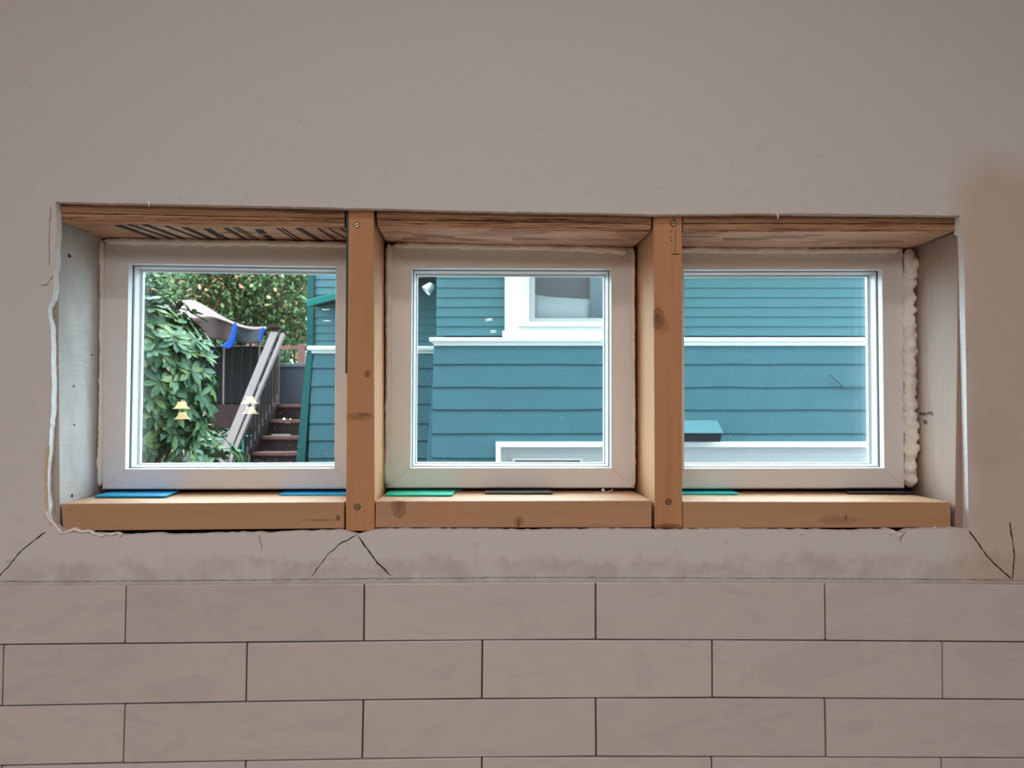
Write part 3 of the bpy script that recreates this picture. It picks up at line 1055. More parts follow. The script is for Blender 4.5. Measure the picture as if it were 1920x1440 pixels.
JO = [odd, even, [(a - 2 if a < 700 else a, b - 3 if b < 700 else b + 1) for a, b in odd], [(a - 3 if a < 500 else a - 1, b - 4 if b < 500 else b - 1) for a, b in even],
      [(a - 4 if a < 700 else a, b - 5 if b < 700 else b + 1) for a, b in odd]]
M['tile'] = tile_mat()
M['mortar'] = plain('adhesive_bed', (0.16, 0.11, 0.085), 0.9, 0.2, 60)
tz = U(960, 1094, TILE_Y).z
bs = thing('tile_backsplash', (0, 0, U(960, 1630, 0).z), 'glossy greige subway tile backsplash in running bond, joints not yet grouted', 'tile backsplash')
bb = Vector((0, 0, U(960, 1630, 0).z))
random.seed(77)
bmall = bmesh.new()
for r in range(5):
    for (a, b) in zip(JO[r], JO[r][1:]):
        g = 1.25
        xt0, xb0, xt1, xb1 = a[0] + g, a[1] + g, b[0] - g, b[1] - g
        q = [U(xt0, interp(LINES[r], xt0) + g, TILE_Y), U(xt1, interp(LINES[r], xt1) + g, TILE_Y),
             U(xb1, interp(LINES[r + 1], xb1) - g, TILE_Y), U(xb0, interp(LINES[r + 1], xb0) - g, TILE_Y)]
        tl = [random.uniform(-0.0007, 0.0007) for _ in range(2)]
        q[0].y += tl[0]; q[3].y += tl[0] - tl[1]; q[1].y += tl[1]; q[2].y += tl[1] * 0.3
        mb = MB().hexa(q, [Vector((p.x, -0.0022, p.z)) for p in q])
        t = bmesh.new()
        vs = [t.verts.new(v - bb) for v in mb.v]
        for f in mb.f:
            t.faces.new([vs[i] for i in f])
        bmesh.ops.recalc_face_normals(t, faces=t.faces)
        bmesh.ops.bevel(t, geom=[e for e in t.edges], offset=0.0013, segments=3, profile=0.5, affect='EDGES')
        tmp = bpy.data.meshes.new('t')
        t.to_mesh(tmp)
        t.free()
        bmall.from_mesh(tmp)
        bpy.data.meshes.remove(tmp)
me = bpy.data.meshes.new('tiles')
bmall.to_mesh(me)
bmall.free()
me.materials.append(M['tile'])
for p_ in me.polygons:
    p_.use_smooth = True
o = bpy.data.objects.new('tiles', me)
COL.objects.link(o)
o.parent = bs
wn = o.modifiers.new('normals', 'WEIGHTED_NORMAL')
wn.keep_sharp = False
mo = MB()
tabx = [-600, 0, 236, 683, 1117, 1547, 1920, 2380]
for xa, xb_ in zip(tabx, tabx[1:]):
    q = [U(xa, interp(LINES[0], xa) + 2.5, -0.0021), U(xb_, interp(LINES[0], xb_) + 2.5, -0.0021),
         U(xb_, interp(LINES[5], xb_) - 4, -0.0021), U(xa, interp(LINES[5], xa) - 4, -0.0021)]
    mo.front(q, 0.0020)
mo.build('adhesive_bed', M['mortar'], bs, base=bb)

# ------------------------------------------------------------------ lamps in the room, seen mirrored in the glass
M['shade'] = emitter('lit_glass_shade', (1.0, 0.72, 0.38), 20)
M['dark_metal'] = plain('dark_bronze', (0.05, 0.04, 0.035), 0.4, 0.1, 40, 0, 0.5, 0.8)
M['can'] = emitter('lit_recessed_lens', (1.0, 0.90, 0.75), 22)


def mirrored(px, py, dist):
    y = EYE.y + dist
    q = U(px, py, y)
    return Vector((q.x, 2 * 0.1525 - q.y, q.z))


lab = ['lit bell-shaped pendant lamp mirrored low at the left in the left-hand window', 'lit bell-shaped pendant lamp mirrored over the stair rail in the left-hand window']
for k, (px, py) in enumerate([(340, 779), (468, 769)]):
    c = mirrored(px, py, 7.2)
    r = thing('pendant_lamp', Vector((c.x, c.y, RZ1)), lab[k], 'pendant lamp', 'pendant lamps behind the camera')
    base = Vector((c.x, c.y, RZ1))
    prof = [(0.034, 0.030), (0.036, 0.016), (0.041, -0.002), (0.054, -0.020), (0.076, -0.032), (0.074, -0.033), (0.050, -0.022), (0.037, -0.004)]
    n = 24
    MB().rings([[c + Vector((math.cos(a) * rr, math.sin(a) * rr, z)) for a in [2 * math.pi * i / n for i in range(n)]] for rr, z in prof], caps=True).build('lamp_shade', M['shade'], r, smooth=True, base=base)
    MB().tube([c + Vector((0, 0, 0.04)), Vector((c.x, c.y, RZ1 - 0.02))], 0.004, 8).build('cord', M['dark_metal'], r, base=base)
    MB().tube([Vector((c.x, c.y, RZ1 - 0.022)), Vector((c.x, c.y, RZ1 - 0.0005))], [0.05, 0.06], 20).build('ceiling_cap', M['dark_metal'], r, base=base)
for k, (px, py, d) in enumerate([(612, 604, 8.4), (917, 603.5, 8.3), (925, 622, 9.6)]):
    c = mirrored(px, py, d)
    c.z = RZ1
    c.y = max(c.y, RY0 + 0.2)
    base = Vector((c.x, c.y, RZ1))
    r = thing('ceiling_light', base, ['small recessed ceiling light mirrored above the trim in the left-hand window', 'small recessed ceiling light mirrored left of the white casing, upper of two', 'small recessed ceiling light mirrored left of the white casing, lower of two'][k], 'ceiling light', 'recessed lights behind the camera')
    MB().tube([c + Vector((0, 0, -0.004)), c + Vector((0, 0, -0.0005))], 0.045, 20).build('lens', M['can'], r, base=base)
    n = 24
    MB().rings([[c + Vector((math.cos(a) * rr, math.sin(a) * rr, z)) for a in [2 * math.pi * i / n for i in range(n)]] for rr, z in [(0.047, -0.0005), (0.047, -0.006), (0.06, -0.004), (0.062, -0.0005)]], close=True).build('trim_ring', M['ceil'], r, base=base)

# ================================================================== outside
WM, WG = 6.40, 7.40                         # neighbour's main front and its set-back wing
def matte(name, c, rough=0.8, var=0.1, scale=14, bump=0.2):
    return plain(name, c, rough, var, scale, bump, 0.08)


M['siding'] = plain('teal_clapboard', (0.0398, 0.1240, 0.1474), 0.55, 0.10, 7, 0.15, 0.35)
M['shingle'] = plain('teal_shingle', (0.0274, 0.0910, 0.1150), 0.6, 0.14, 5, 0.25, 0.3)
M['teal_trim'] = matte('teal_trim', (0.0156, 0.0749, 0.0780))
M['fascia'] = matte('bright_teal_fascia', (0.0156, 0.1248, 0.1123))
M['white_trim'] = plain('white_house_trim', (0.6373, 0.6521, 0.6595), 0.5, 0.03, 6)
M['soffit'] = matte('dark_soffit', (0.0208, 0.0468, 0.0520))
M['house_glass'] = glass_mat('house_glass', (0.80, 0.84, 0.86), 1.6)
M['blind'] = plain('grey_blind', (0.1200, 0.1275, 0.1425), 0.8, 0.1, 4)
M['curtain'] = plain('white_curtain', (0.6450, 0.6450, 0.6375), 0.8, 0.06, 14, 0.2)
M['blue_curtain'] = plain('pale_blue_curtain', (0.2475, 0.3525, 0.4200), 0.8, 0.08, 14, 0.2)
M['dark_void'] = plain('dark_inside', (0.05, 0.10, 0.10), 0.8)
M['roof'] = plain('roof_shingle', (0.10, 0.10, 0.11), 0.9, 0.2, 12)

GZ = 0.70                                   # level of the yard
HB = Vector((lu(1300, WM), WM + 1.0, GZ))
house = thing('neighbor_house', HB, 'green clapboard house with white trim seen through all three windows', 'house', frame=LM)
hk = dict(parent=house, base=HB)


def courses(mb, u0, u1, zs, w, lap=0.016, flare=None, rag=0.0):
    """overlapping boards; zs falls from the top: each board's lower edge stands proud"""
    wf = (lambda z: w) if flare is None else flare
    N = max(1, int((u1 - u0) / 0.12))
    for i in range(len(zs) - 1):
        zt, zb = zs[i], zs[i + 1]
        th = 0.010
        top, bot, und = [], [], []
        for k in range(N + 1):
            x = u0 + (u1 - u0) * k / N
            dz = rag * noise.noise(Vector((x * 3.1, i * 7.7, 1.3)))
            top.append(Vector((x, wf(zt) - 0.002, zt + 0.004)))
            bot.append(Vector((x, wf(zb) - lap, zb + dz)))
            und.append(Vector((x, wf(zb) + 0.02, zb + dz + 0.0005)))
        n = N + 1
        b = len(mb.v)
        mb.v += top + bot + und
        for k in range(N):
            mb.f += [(b + k, b + k + 1, b + n + k + 1, b + n + k), (b + n + k, b + n + k + 1, b + 2 * n + k + 1, b + 2 * n + k)]
            mb.m += [0, 0]
        mb.f += [(b, b + n, b + 2 * n), (b + N, b + n + N, b + 2 * n + N)]
        mb.m += [0, 0]
    return mb


def zlist(pys, w):
    return [lz(p, w) for p in pys]


uL = lu(818, WM)
uR = lu(1990, WM)
ypx = [630 - 18.05 * k for k in range(0, 16)][::-1]
up_z = zlist([ypx[0] - 18] + ypx, WM)
up_z = sorted(up_z, reverse=True)
ztop = up_z[0]
courses(MB(), uL, lu(950, WM), up_z, WM, 0.013, None, 0.002).build('clapboards', M['siding'], recalc=False, **hk)
courses(MB(), lu(1268, WM), uR, up_z, WM, 0.013, None, 0.002).build('clapboards', M['siding'], recalc=False, **hk)
hi = [z for z in up_z if z > lz(440, WM)]
courses(MB(), lu(950, WM), lu(1268, WM), hi, WM, 0.013, None, 0.002).build('clapboards', M['siding'], recalc=False, **hk)
z_tab = lz(648, WM)


def flM(z):
    return WM - 0.02 - max(0.0, (z_tab - z)) * 0.17


sk = [lz(648, WM)]
for py, w in [(682.5, 6.36), (725.5, 6.33), (767.8, 6.30), (812.3, 6.26), (858, 6.23), (904, 6.19), (950, 6.15)]:
    sk.append(lz(py, w - 0.015))
sk += [sk[-1] - 0.2 * k for k in range(1, 3)]
zdoor = lz(829, 6.25)
ua, ub = lu(931, 6.23), lu(1700, 6.23)
sk_hi = [z for z in sk if z > zdoor - 0.02]
sk_lo = [z for z in sk if z <= zdoor + 0.22]
courses(MB(), uL - 0.02, ua, sk, WM, 0.016, flM, 0.006).build('shingles', M['shingle'], recalc=False, **hk)
courses(MB(), ua, ub, sk_hi + [zdoor - 0.03], WM, 0.016, flM, 0.006).build('shingles', M['shingle'], recalc=False, **hk)
courses(MB(), ub, uR, sk, WM, 0.016, flM, 0.006).build('shingles', M['shingle'], recalc=False, **hk)
# body and return side of the main block
MB().box((uL + 0.004, WM + 0.15, GZ), (uR, WM + 3.0, ztop)).box((uL + 0.004, WM + 0.012, GZ), (uL + 0.06, WM + 0.15, ztop)).build('main_body', M['siding'], **hk)
MB().hexa([(uL - 0.012, flM(z_tab), z_tab), (uL + 0.05, flM(z_tab), z_tab), (uL + 0.03, flM(GZ), GZ), (uL - 0.075, flM(GZ), GZ)],
          [(uL - 0.012, WG, z_tab), (uL + 0.05, WG, z_tab), (uL + 0.03, WG, GZ), (uL - 0.075, WG, GZ)]).build('skirt_side', M['shingle'], **hk)
MB().hexa([(uL - 0.35, WM - 0.4, ztop + 0.02), (uR + 0.2, WM - 0.4, ztop + 0.02), (uR + 0.2, WM - 0.4, ztop - 0.1), (uL - 0.35, WM - 0.4, ztop - 0.1)],
          [(uL - 0.35, WM + 3.2, ztop + 1.6), (uR + 0.2, WM + 3.2, ztop + 1.6), (uR + 0.2, WM + 3.2, ztop + 1.5), (uL - 0.35, WM + 3.2, ztop + 1.5)]).build('roof', M['roof'], **hk)


def trim_band(u0, u1, w, pt, pm, pb, nm, left_ret=0.06):
    mb = MB()
    z0, z1, z2 = lz(pt, w - 0.07), lz(pm, w - 0.07), lz(pb, w - 0.03)
    prof = [(0.0, z0 + 0.006), (-0.055, z0), (-0.068, (z0 + z1) / 2), (-0.060, z1), (-0.036, z1 - 0.004), (-0.032, z2), (0.03, z2)]
    a = [Vector((u0, w + d, z)) for d, z in prof]
    a = [Vector((u0 + (0.0 if d < -0.05 else 0.035), w + d, z)) for d, z in prof]
    b = [Vector((u1, w + d, z)) for d, z in prof]
    mb.rings([a, b], caps=True)
    return mb.build(nm, M['white_trim'], **hk)


trim_band(lu(804.5, WM - 0.06), uR, WM, 632.5, 640.5, 648, 'water_table')
# wing
uWL, uWR = lu(576, WG), lu(822, WG) + 0.25
yw = [639, 624.4, 609.6, 595, 581, 567, 552.6, 538, 523.6]
yw = [649 + 0] + yw + [523.6 - 14.4 * k for k in range(1, 18)]
wz = sorted(zlist(yw, WG), reverse=True)
wtop = wz[0]
courses(MB(), uWL + 0.06, uWR, wz, WG, 0.013, None, 0.002).build('wing_clapboards', M['siding'], recalc=False, **hk)
z_tw = lz(663, WG)


def flW(z):
    return WG - 0.02 - max(0.0, (z_tw - z)) * 0.10


sw = [lz(663, WG)] + [lz(py, w) for py, w in [(690, 7.37), (723.8, 7.35), (757.2, 7.33), (793.3, 7.31), (826, 7.29), (859, 7.27), (893, 7.25), (927, 7.23)]]
sw += [sw[-1] - 0.18 * k for k in range(1, 3)]
courses(MB(), uWL + 0.05, uWR, sw, WG, 0.016, flW, 0.005).build('wing_shingles', M['shingle'], recalc=False, **hk)
MB().box((uWL + 0.02, WG + 0.012, GZ), (uWR, WG + 1.5, wtop)).build('wing_body', M['siding'], **hk)
trim_band(lu(575, WG - 0.06), uWR - 0.2, WG, 648.5, 656.5, 662.5, 'wing_water_table')
MB().box((uWL, WG - 0.03, z_tw), (uWL + 0.062, WG + 0.05, wtop)).build('corner_board', M['teal_trim'], **hk)
MB().hexa([(uWL - 0.002, WG - 0.04, z_tw), (uWL + 0.055, WG - 0.04, z_tw), (uWL + 0.01, flW(GZ) - 0.03, GZ), (uWL - 0.075, flW(GZ) - 0.03, GZ)],
          [(uWL - 0.002, WG + 0.1, z_tw), (uWL + 0.055, WG + 0.1, z_tw), (uWL + 0.01, WG + 0.1, GZ), (uWL - 0.075, WG + 0.1, GZ)]).build('skirt_corner', M['teal_trim'], **hk)
MB().hexa([(uWL - 0.3, WG - 0.3, wtop + 0.02), (uWR, WG - 0.3, wtop + 0.02), (uWR, WG - 0.3, wtop - 0.1), (uWL - 0.3, WG - 0.3, wtop - 0.1)],
          [(uWL - 0.3, WG + 1.9, wtop + 1.4), (uWR, WG + 1.9, wtop + 1.4), (uWR, WG + 1.9, wtop + 1.3), (uWL - 0.3, WG + 1.9, wtop + 1.3)]).build('wing_roof', M['roof'], **hk)
# sloping pent roof with a bright fascia on the wing
wf_ = WG - 0.32
A0, A1 = L(572, 563, wf_), L(836, 497, wf_)
B0, B1 = L(576, 575.5, wf_), L(836, 508.5, wf_)
back = Vector((0, 0.29, 0.02))
MB().hexa([A0, A1, B1, B0], [A0 + Vector((0, 0.03, 0)), A1 + Vector((0, 0.03, 0)), B1 + Vector((0, 0.03, 0)), B0 + Vector((0, 0.03, 0))]).build('fascia', M['fascia'], bevel=0.008, **hk)
C0, C1 = A0.lerp(B0, 0.7) + Vector((0.02, 0.03, 0)), A1.lerp(B1, 0.7) + Vector((0, 0.03, 0))
MB().hexa([C0 + Vector((0, 0, 0.03)), C1 + Vector((0, 0, 0.03)), C1, C0], [C0 + back + Vector((0, 0, 0.03)), C1 + back + Vector((0, 0, 0.03)), C1 + back, C0 + back]).build('soffit', M['soffit'], **hk)

# neighbour's upstairs window with its casing
def rect_ring(mb, x0, y0, x1, y1, X0, Y0, X1, Y1, w0, w1):
    """frame between an outer and an inner pixel rectangle, from depth w0 (front) to w1"""
    o4 = [L(x0, y0, w0), L(x1, y0, w0), L(x1, y1, w0), L(x0, y1, w0)]
    i4 = [L(X0, Y0, w0), L(X1, Y0, w0), L(X1, Y1, w0), L(X0, Y1, w0)]
    d = Vector((0, w1 - w0, 0))
    return mb.rings([[p + d for p in o4], o4, i4, [p + d for p in i4]], close=True)


wc = WM - 0.05
nw = rect_ring(MB(), 946.5, 425, 1271, 632, 981, 445, 1237, 606, wc, WM + 0.05).build('window_casing', M['white_trim'], bevel=0.003, **hk)
rect_ring(MB(), 976, 440, 1242, 622, 992, 450, 1226, 603.5, wc + 0.035, WM + 0.10).build('window_frame', M['white_trim'], bevel=0.003, parent=nw, base=HB)
MB().front([L(972, 606, wc - 0.03), L(1246, 606, wc - 0.03), L(1246, 612, wc - 0.03), L(972, 612, wc - 0.03)], 0.06).build('window_sill', M['white_trim'], bevel=0.003, parent=nw, base=HB)
MB().front([L(942, 620, wc - 0.012), L(1275, 620, wc - 0.012), L(1275, 633, wc - 0.012), L(942, 633, wc - 0.012)], 0.05).build('apron', M['white_trim'], bevel=0.003, parent=nw, base=HB)
M['sash'] = plain('grey_screen_frame', (0.3300, 0.3480, 0.3600), 0.5, 0.03, 20)
rect_ring(MB(), 992, 448, 1226, 605, 1003, 458, 1215, 596.5, wc + 0.05, WM + 0.11).build('sash', M['sash'], bevel=0.002, parent=nw, base=HB)
MB().front([L(1000, 455, WM + 0.02), L(1218, 455, WM + 0.02), L(1218, 600, WM + 0.02), L(1000, 600, WM + 0.02)], 0.004).build('pane', M['house_glass'], parent=nw, base=HB)
wb = WM + 0.10
MB().front([L(990, 440, wb), L(1230, 440, wb), L(1230, 610, wb), L(990, 610, wb)], 0.02).build('blind', M['blind'], parent=nw, base=HB)  # grey panel stands in for siding mirrored in the glass
cv = MB()
pts = [(998, 551), (1012, 554), (1030, 556.5), (1050, 558), (1070, 559), (1090, 560.5), (1107, 561)]
tv = [L(x, y, wb - 0.03 - 0.006 * math.sin(i * 2.2)) for i, (x, y) in enumerate(pts)]
bv = [L(x, 610, wb - 0.03 - 0.006 * math.sin(i * 1.7 + 1)) for i, (x, y) in enumerate(pts)]
cv.add(tv + bv, [(i, i + 1, 7 + i + 1, 7 + i) for i in range(6)])
c_ = cv.build('curtain', M['curtain'], parent=nw, base=HB, smooth=True)  # white panel stands in for a pale reflection in the glass
c_.modifiers.new('thick', 'SOLIDIFY').thickness = 0.004
cv = MB()
xs_ = [1106 + 9 * i for i in range(14)]
tv = [L(x, 440, wb - 0.035 - 0.012 * math.sin(i * 1.9)) for i, x in enumerate(xs_)]
bv = [L(x, 610, wb - 0.035 - 0.012 * math.sin(i * 1.9 + 0.4)) for i, x in enumerate(xs_)]
cv.add(tv + bv, [(i, i + 1, 14 + i + 1, 14 + i) for i in range(13)])
c_ = cv.build('side_curtain', M['blue_curtain'], parent=nw, base=HB, smooth=True)
c_.modifiers.new('thick', 'SOLIDIFY').thickness = 0.004

# basement opening: white casing, recessed panel and a small window
wd = 6.20
zb0 = GZ + 0.05
cas = MB()
p0, p1 = L(929.5, 828.3, wd), L(1710, 828.3, wd)
zi = lz(838.3, wd)
cas.box((p0.x, wd, zi), (p1.x, wd + 0.13, p0.z))
cas.box((p0.x, wd, zb0), (lu(938.8, wd), wd + 0.13, zi))
cas.box((p1.x - 0.05, wd, zb0), (p1.x, wd + 0.13, zi))
bc = cas.build('basement_casing', M['white_trim'], **hk)
M['panel'] = plain('pale_basement_panel', (0.4200, 0.4500, 0.4680), 0.6, 0.04, 5)
wp = wd + 0.085
gl = [L(965.5, 863, wp), L(1087.5, 863, wp)]
zg, zg2 = gl[0].z, gl[0].z - 0.22
pn = MB()
u_in0, u_in1 = lu(938.8, wd), p1.x - 0.05
pn.box((u_in0, wp, zg), (u_in1, wp + 0.04, zi))
pn.box((u_in0, wp, zb0), (gl[0].x, wp + 0.04, zg))
pn.box((gl[1].x, wp, zb0), (u_in1, wp + 0.04, zg))
pn.box((gl[0].x, wp, zb0), (gl[1].x, wp + 0.04, zg2))
pn.build('basement_panel', M['panel'], parent=bc, base=HB)
sf = MB()
e = 0.022
sf.box((gl[0].x - e, wp - 0.018, zg), (gl[1].x + e, wp, zg + 0.016))
sf.box((gl[0].x - e, wp - 0.018, zg2), (gl[0].x, wp, zg))
sf.box((gl[1].x, wp - 0.018, zg2), (gl[1].x + e, wp, zg))
sf.build('basement_sash', M['white_trim'], parent=bc, base=HB, bevel=0.002)
st = MB()
st.box((lu(955.5, wd), wp - 0.008, lz(853, wd) - 0.004), (u_in1, wp, lz(853, wd)))
st.box((lu(955.5, wd), wp - 0.008, zb0), (lu(955.5, wd) + 0.004, wp, lz(853, wd)))
st.build('panel_bead', M['white_trim'], parent=bc, base=HB)
MB().box((gl[0].x, wp + 0.02, zg2), (gl[1].x, wp + 0.024, zg)).build('basement_pane', M['house_glass'], parent=bc, base=HB)
MB().box((gl[0].x - 0.02, wp + 0.06, zg2 - 0.02), (gl[1].x + 0.02, wp + 0.07, zg + 0.02)).build('basement_inside', M['dark_void'], parent=bc, base=HB)

# vent hood, bent bracket, thin wire, flood lamp
wv = flM(lz(810, 6.25)) - 0.045
wfr = wv - 0.16
base = L(1300, 828, wv)
vh = thing('vent_hood', base, 'teal box-shaped vent hood with a dark underside above the white casing', 'vent hood', frame=LM)
T0, T1 = L(1222, 788, wv - 0.005), L(1345, 788, wv - 0.005)
F0, F1 = L(1214, 811, wfr), L(1356, 811, wfr)
M['hood'] = plain('painted_hood_metal', (0.0676, 0.1560, 0.1820), 0.4, 0.05, 12)
M['hood_dark'] = plain('hood_mouth', (0.012, 0.02, 0.026), 0.9, 0.3, 60, 0.4)  # near-black colour stands in for shade inside the open hood
MB().hexa([F0, F1, F1 + Vector((0, 0, -0.006)), F0 + Vector((0, 0, -0.006))], [T0, T1, T1 + Vector((0, 0, -0.006)), T0 + Vector((0, 0, -0.006))]).build('sloped_top', M['hood'], vh, base=base)
G0, G1 = L(1222, 828.5, wfr + 0.03), L(1350, 828.5, wfr + 0.03)
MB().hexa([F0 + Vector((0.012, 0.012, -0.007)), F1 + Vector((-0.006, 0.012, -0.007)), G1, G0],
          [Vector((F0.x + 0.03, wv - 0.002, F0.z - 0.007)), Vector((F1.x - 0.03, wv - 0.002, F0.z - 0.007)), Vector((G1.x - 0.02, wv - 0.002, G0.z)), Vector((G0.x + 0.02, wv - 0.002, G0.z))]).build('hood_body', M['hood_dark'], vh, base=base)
wq = flM(lz(715, 6.33)) - 0.03
P = [L(1556, 702, wq), L(1571, 716, wq - 0.01), L(1584, 727.5, wq - 0.012), L(1597, 727, wq - 0.01), L(1609, 725, wq)]
o = MB().tube(P, 0.0055, 8).build('wall_hook', plain('rusty_hook', (0.03, 0.05, 0.06), 0.6), base=P[0], frame=LM)
tag(o, 'thin bent dark hook on the shingles seen through the right-hand window', 'hook')
o = MB().tube([L(883, 649, WM - 0.062), L(883.5, 672, WM - 0.085), L(882.5, 700, WM - 0.10), L(884, 740, WM - 0.13)], 0.0018, 6).build('wire', plain('dark_wire', (0.02, 0.06, 0.08), 0.6), base=L(883, 640, WM - 0.05), frame=LM)
tag(o, 'thin dark wire hanging from the white trim beside the house corner', 'wire')
wl = 6.95
a, b = L(811.5, 534, wl + 0.03), L(798.5, 545.5, wl + 0.015)
base = L(815, 537, wl + 0.05)
fl_ = thing('flood_lamp', base, 'white bell-shaped flood lamp under the eave by the house corner', 'flood lamp', frame=LM)
d = (b - a)
prof = [(0.0, 0.012), (0.02, 0.028), (0.14, 0.037), (0.4, 0.041), (1.0, 0.052), (0.99, 0.048), (0.4, 0.036)]
sd = d.normalized().cross(Vector((0, 0, 1))).normalized()
u2 = sd.cross(d.normalized())
n = 24
MB().rings([[a + d * t + (sd * math.cos(q) + u2 * math.sin(q)) * r for q in [2 * math.pi * i / n for i in range(n)]] for t, r in prof], caps=True).build('lamp_shade', M['white_trim'], fl_, smooth=True, base=base)
MB().tube([a + d * 0.05, L(815, 536, wl + 0.02), Vector((uL, wl, base.z + 0.01))], 0.012, 10).build('arm', M['soffit'], fl_, base=base)

# ground
M['ground'] = matte('yard_soil', (0.0360, 0.0360, 0.0270))
M['path'] = matte('concrete_path', (0.1512, 0.1584, 0.1620))
mb = MB().box((-14, 1.22, GZ - 0.3), (8, 34, GZ))
o = mb.build('ground', M['ground'])
o.matrix_world = LM
tag(o, 'dark soil of the yard between the houses', kind='structure')
o = MB().box((-1.6, 1.4, GZ), (5, 6.0, GZ + 0.02)).build('path', M['path'])
o.matrix_world = LM
tag(o, 'concrete path between the houses', kind='structure')

# stairs
SU = lu(470, 8.0)                           # left side of the flight
SR = -2.07
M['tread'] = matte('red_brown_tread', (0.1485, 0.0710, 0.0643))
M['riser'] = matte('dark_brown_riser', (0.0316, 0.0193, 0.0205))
M['rail'] = matte('brown_rail_wood', (0.1526, 0.1157, 0.1127))
M['post'] = matte('dark_brown_post', (0.0349, 0.0201, 0.0173))
M['baluster'] = matte('black_baluster', (0.0120, 0.0112, 0.0120))
base = Vector(((SU + SR) / 2, 7.6, GZ))
stair = thing('staircase', base, 'dark red-brown wooden stairs climbing beside the green house, seen through the left-hand window', 'stairs', frame=LM)
kw = dict(parent=stair, base=base)
steps = [(848, 8.0), (818, 8.28), (787, 8.56), (758, 8.84)]
zst = [lz(y, w) for y, w in steps]
allst = [(zst[0] - 0.157 * k, 8.0 - 0.28 * k) for k in (4, 3, 2, 1)] + list(zip(zst, [w for _, w in steps]))
for i, (z, w) in enumerate(allst):
    if z < GZ + 0.03:
        continue
    s1 = SR if w > 7.75 else SR
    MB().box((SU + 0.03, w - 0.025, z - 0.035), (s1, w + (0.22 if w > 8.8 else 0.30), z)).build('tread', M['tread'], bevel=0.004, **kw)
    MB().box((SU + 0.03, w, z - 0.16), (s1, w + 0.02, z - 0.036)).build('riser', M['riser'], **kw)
sl = (zst[3] - zst[0]) / (8.84 - 8.0)


def sz(w):
    return zst[0] + (w - 8.0) * sl


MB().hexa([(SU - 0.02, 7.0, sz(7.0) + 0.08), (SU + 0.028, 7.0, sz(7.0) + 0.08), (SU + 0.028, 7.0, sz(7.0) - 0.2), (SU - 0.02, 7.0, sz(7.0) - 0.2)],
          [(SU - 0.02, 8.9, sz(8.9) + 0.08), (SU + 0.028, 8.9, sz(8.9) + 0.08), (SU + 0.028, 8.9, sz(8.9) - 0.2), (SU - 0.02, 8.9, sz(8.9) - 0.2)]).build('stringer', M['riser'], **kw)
R0, R1 = L(411, 880, 6.95), L(514.5, 624, 8.9)
MB().bar(R0, R1, 0.085, 0.035).build('top_rail', M['rail'], bevel=0.004, **kw)
R2, R3 = L(425, 884, 6.95), L(531, 627, 8.9)
MB().bar(R2, R3, 0.04, 0.045).build('handrail', M['rail'], bevel=0.004, **kw)
for k in range(13):
    t = (k + 0.5) / 13.5
    p = R0.lerp(R1, t) + Vector((0.045, 0, -0.04))
    q = Vector((p.x, p.y, sz(p.y) + 0.07))
    if q.z < p.z - 0.1:
        MB().bar(q, p, 0.018, 0.018, up=Vector((0, 1, 0))).build('baluster', M['baluster'], **kw)
nt, nb = L(518, 616, 8.95), L(518, 764, 8.95)
MB().box((nt.x - 0.035, 8.92, nb.z - 0.1), (nt.x + 0.035, 8.99, nt.z)).build('newel_post', M['post'], bevel=0.004, **kw)
MB().box((L(503, 620, 8.9).x, 8.89, nt.z), (L(524, 620, 8.9).x, 9.02, nt.z + 0.035)).build('post_cap', M['post'], bevel=0.006, **kw)
# lower newel
MB().box((R0.x - 0.03, 6.93, GZ + 0.02), (R0.x + 0.05, 7.0, R0.z + 0.02)).build('newel_post', M['post'], bevel=0.004, **kw)

# deck with its back railing
DZ = zst[3] + 0.0
base = Vector((-3.2, 10.2, DZ - 0.1))
deck = thing('deck', base, 'raised brown deck at the head of the stairs with a plain railing', 'deck', frame=LM)
kw = dict(parent=deck, base=base)
fw = 9.12
MB().box((-5.6, fw, DZ - 0.05), (-1.2, 12.0, DZ - 0.002)).build('deck_boards', M['tread'], **kw)
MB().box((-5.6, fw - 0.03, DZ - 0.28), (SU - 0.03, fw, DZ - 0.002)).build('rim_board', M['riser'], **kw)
wr = 11.6
for px in (470, 566, 640):
    p = L(px, 645, wr)
    MB().box((p.x - 0.05, wr - 0.05, DZ), (p.x + 0.05, wr + 0.05, p.z)).build('railing_post', M['tread'], bevel=0.004, **kw)
zr0, zr1 = lz(648.5, wr), lz(655.5, wr)
MB().box((-5.5, wr - 0.03, zr1), (-1.6, wr + 0.03, zr0)).build('railing', M['tread'], **kw)
MB().box((-5.5, wr - 0.02, DZ + 0.08), (-1.6, wr + 0.02, DZ + 0.13)).build('railing', M['tread'], **kw)
for k in range(26):
    x = -5.4 + k * 0.14
    MB().box((x, wr - 0.01, DZ + 0.12), (x + 0.02, wr + 0.01, zr1)).build('railing_baluster', M['baluster'], **kw)
# front guard left of the stairs
zf = lz(622, fw + 0.02)
uF = L(500, 640, fw).x
MB().box((-5.5, fw, zf - 0.04), (uF, fw + 0.09, zf)).build('railing', M['post'], **kw)
for k in range(24):
    x = uF - 0.1 - k * 0.105
    MB().box((x - 0.009, fw + 0.03, DZ), (x + 0.009, fw + 0.048, zf - 0.04)).build('railing_baluster', M['baluster'] if k % 4 else M['rail'], **kw)
for k in range(6):
    x = -5.4 + k * 0.55
    MB().box((x, fw + 0.1, GZ), (x + 0.1, fw + 0.2, DZ - 0.05)).build('support_post', M['post'], **kw)
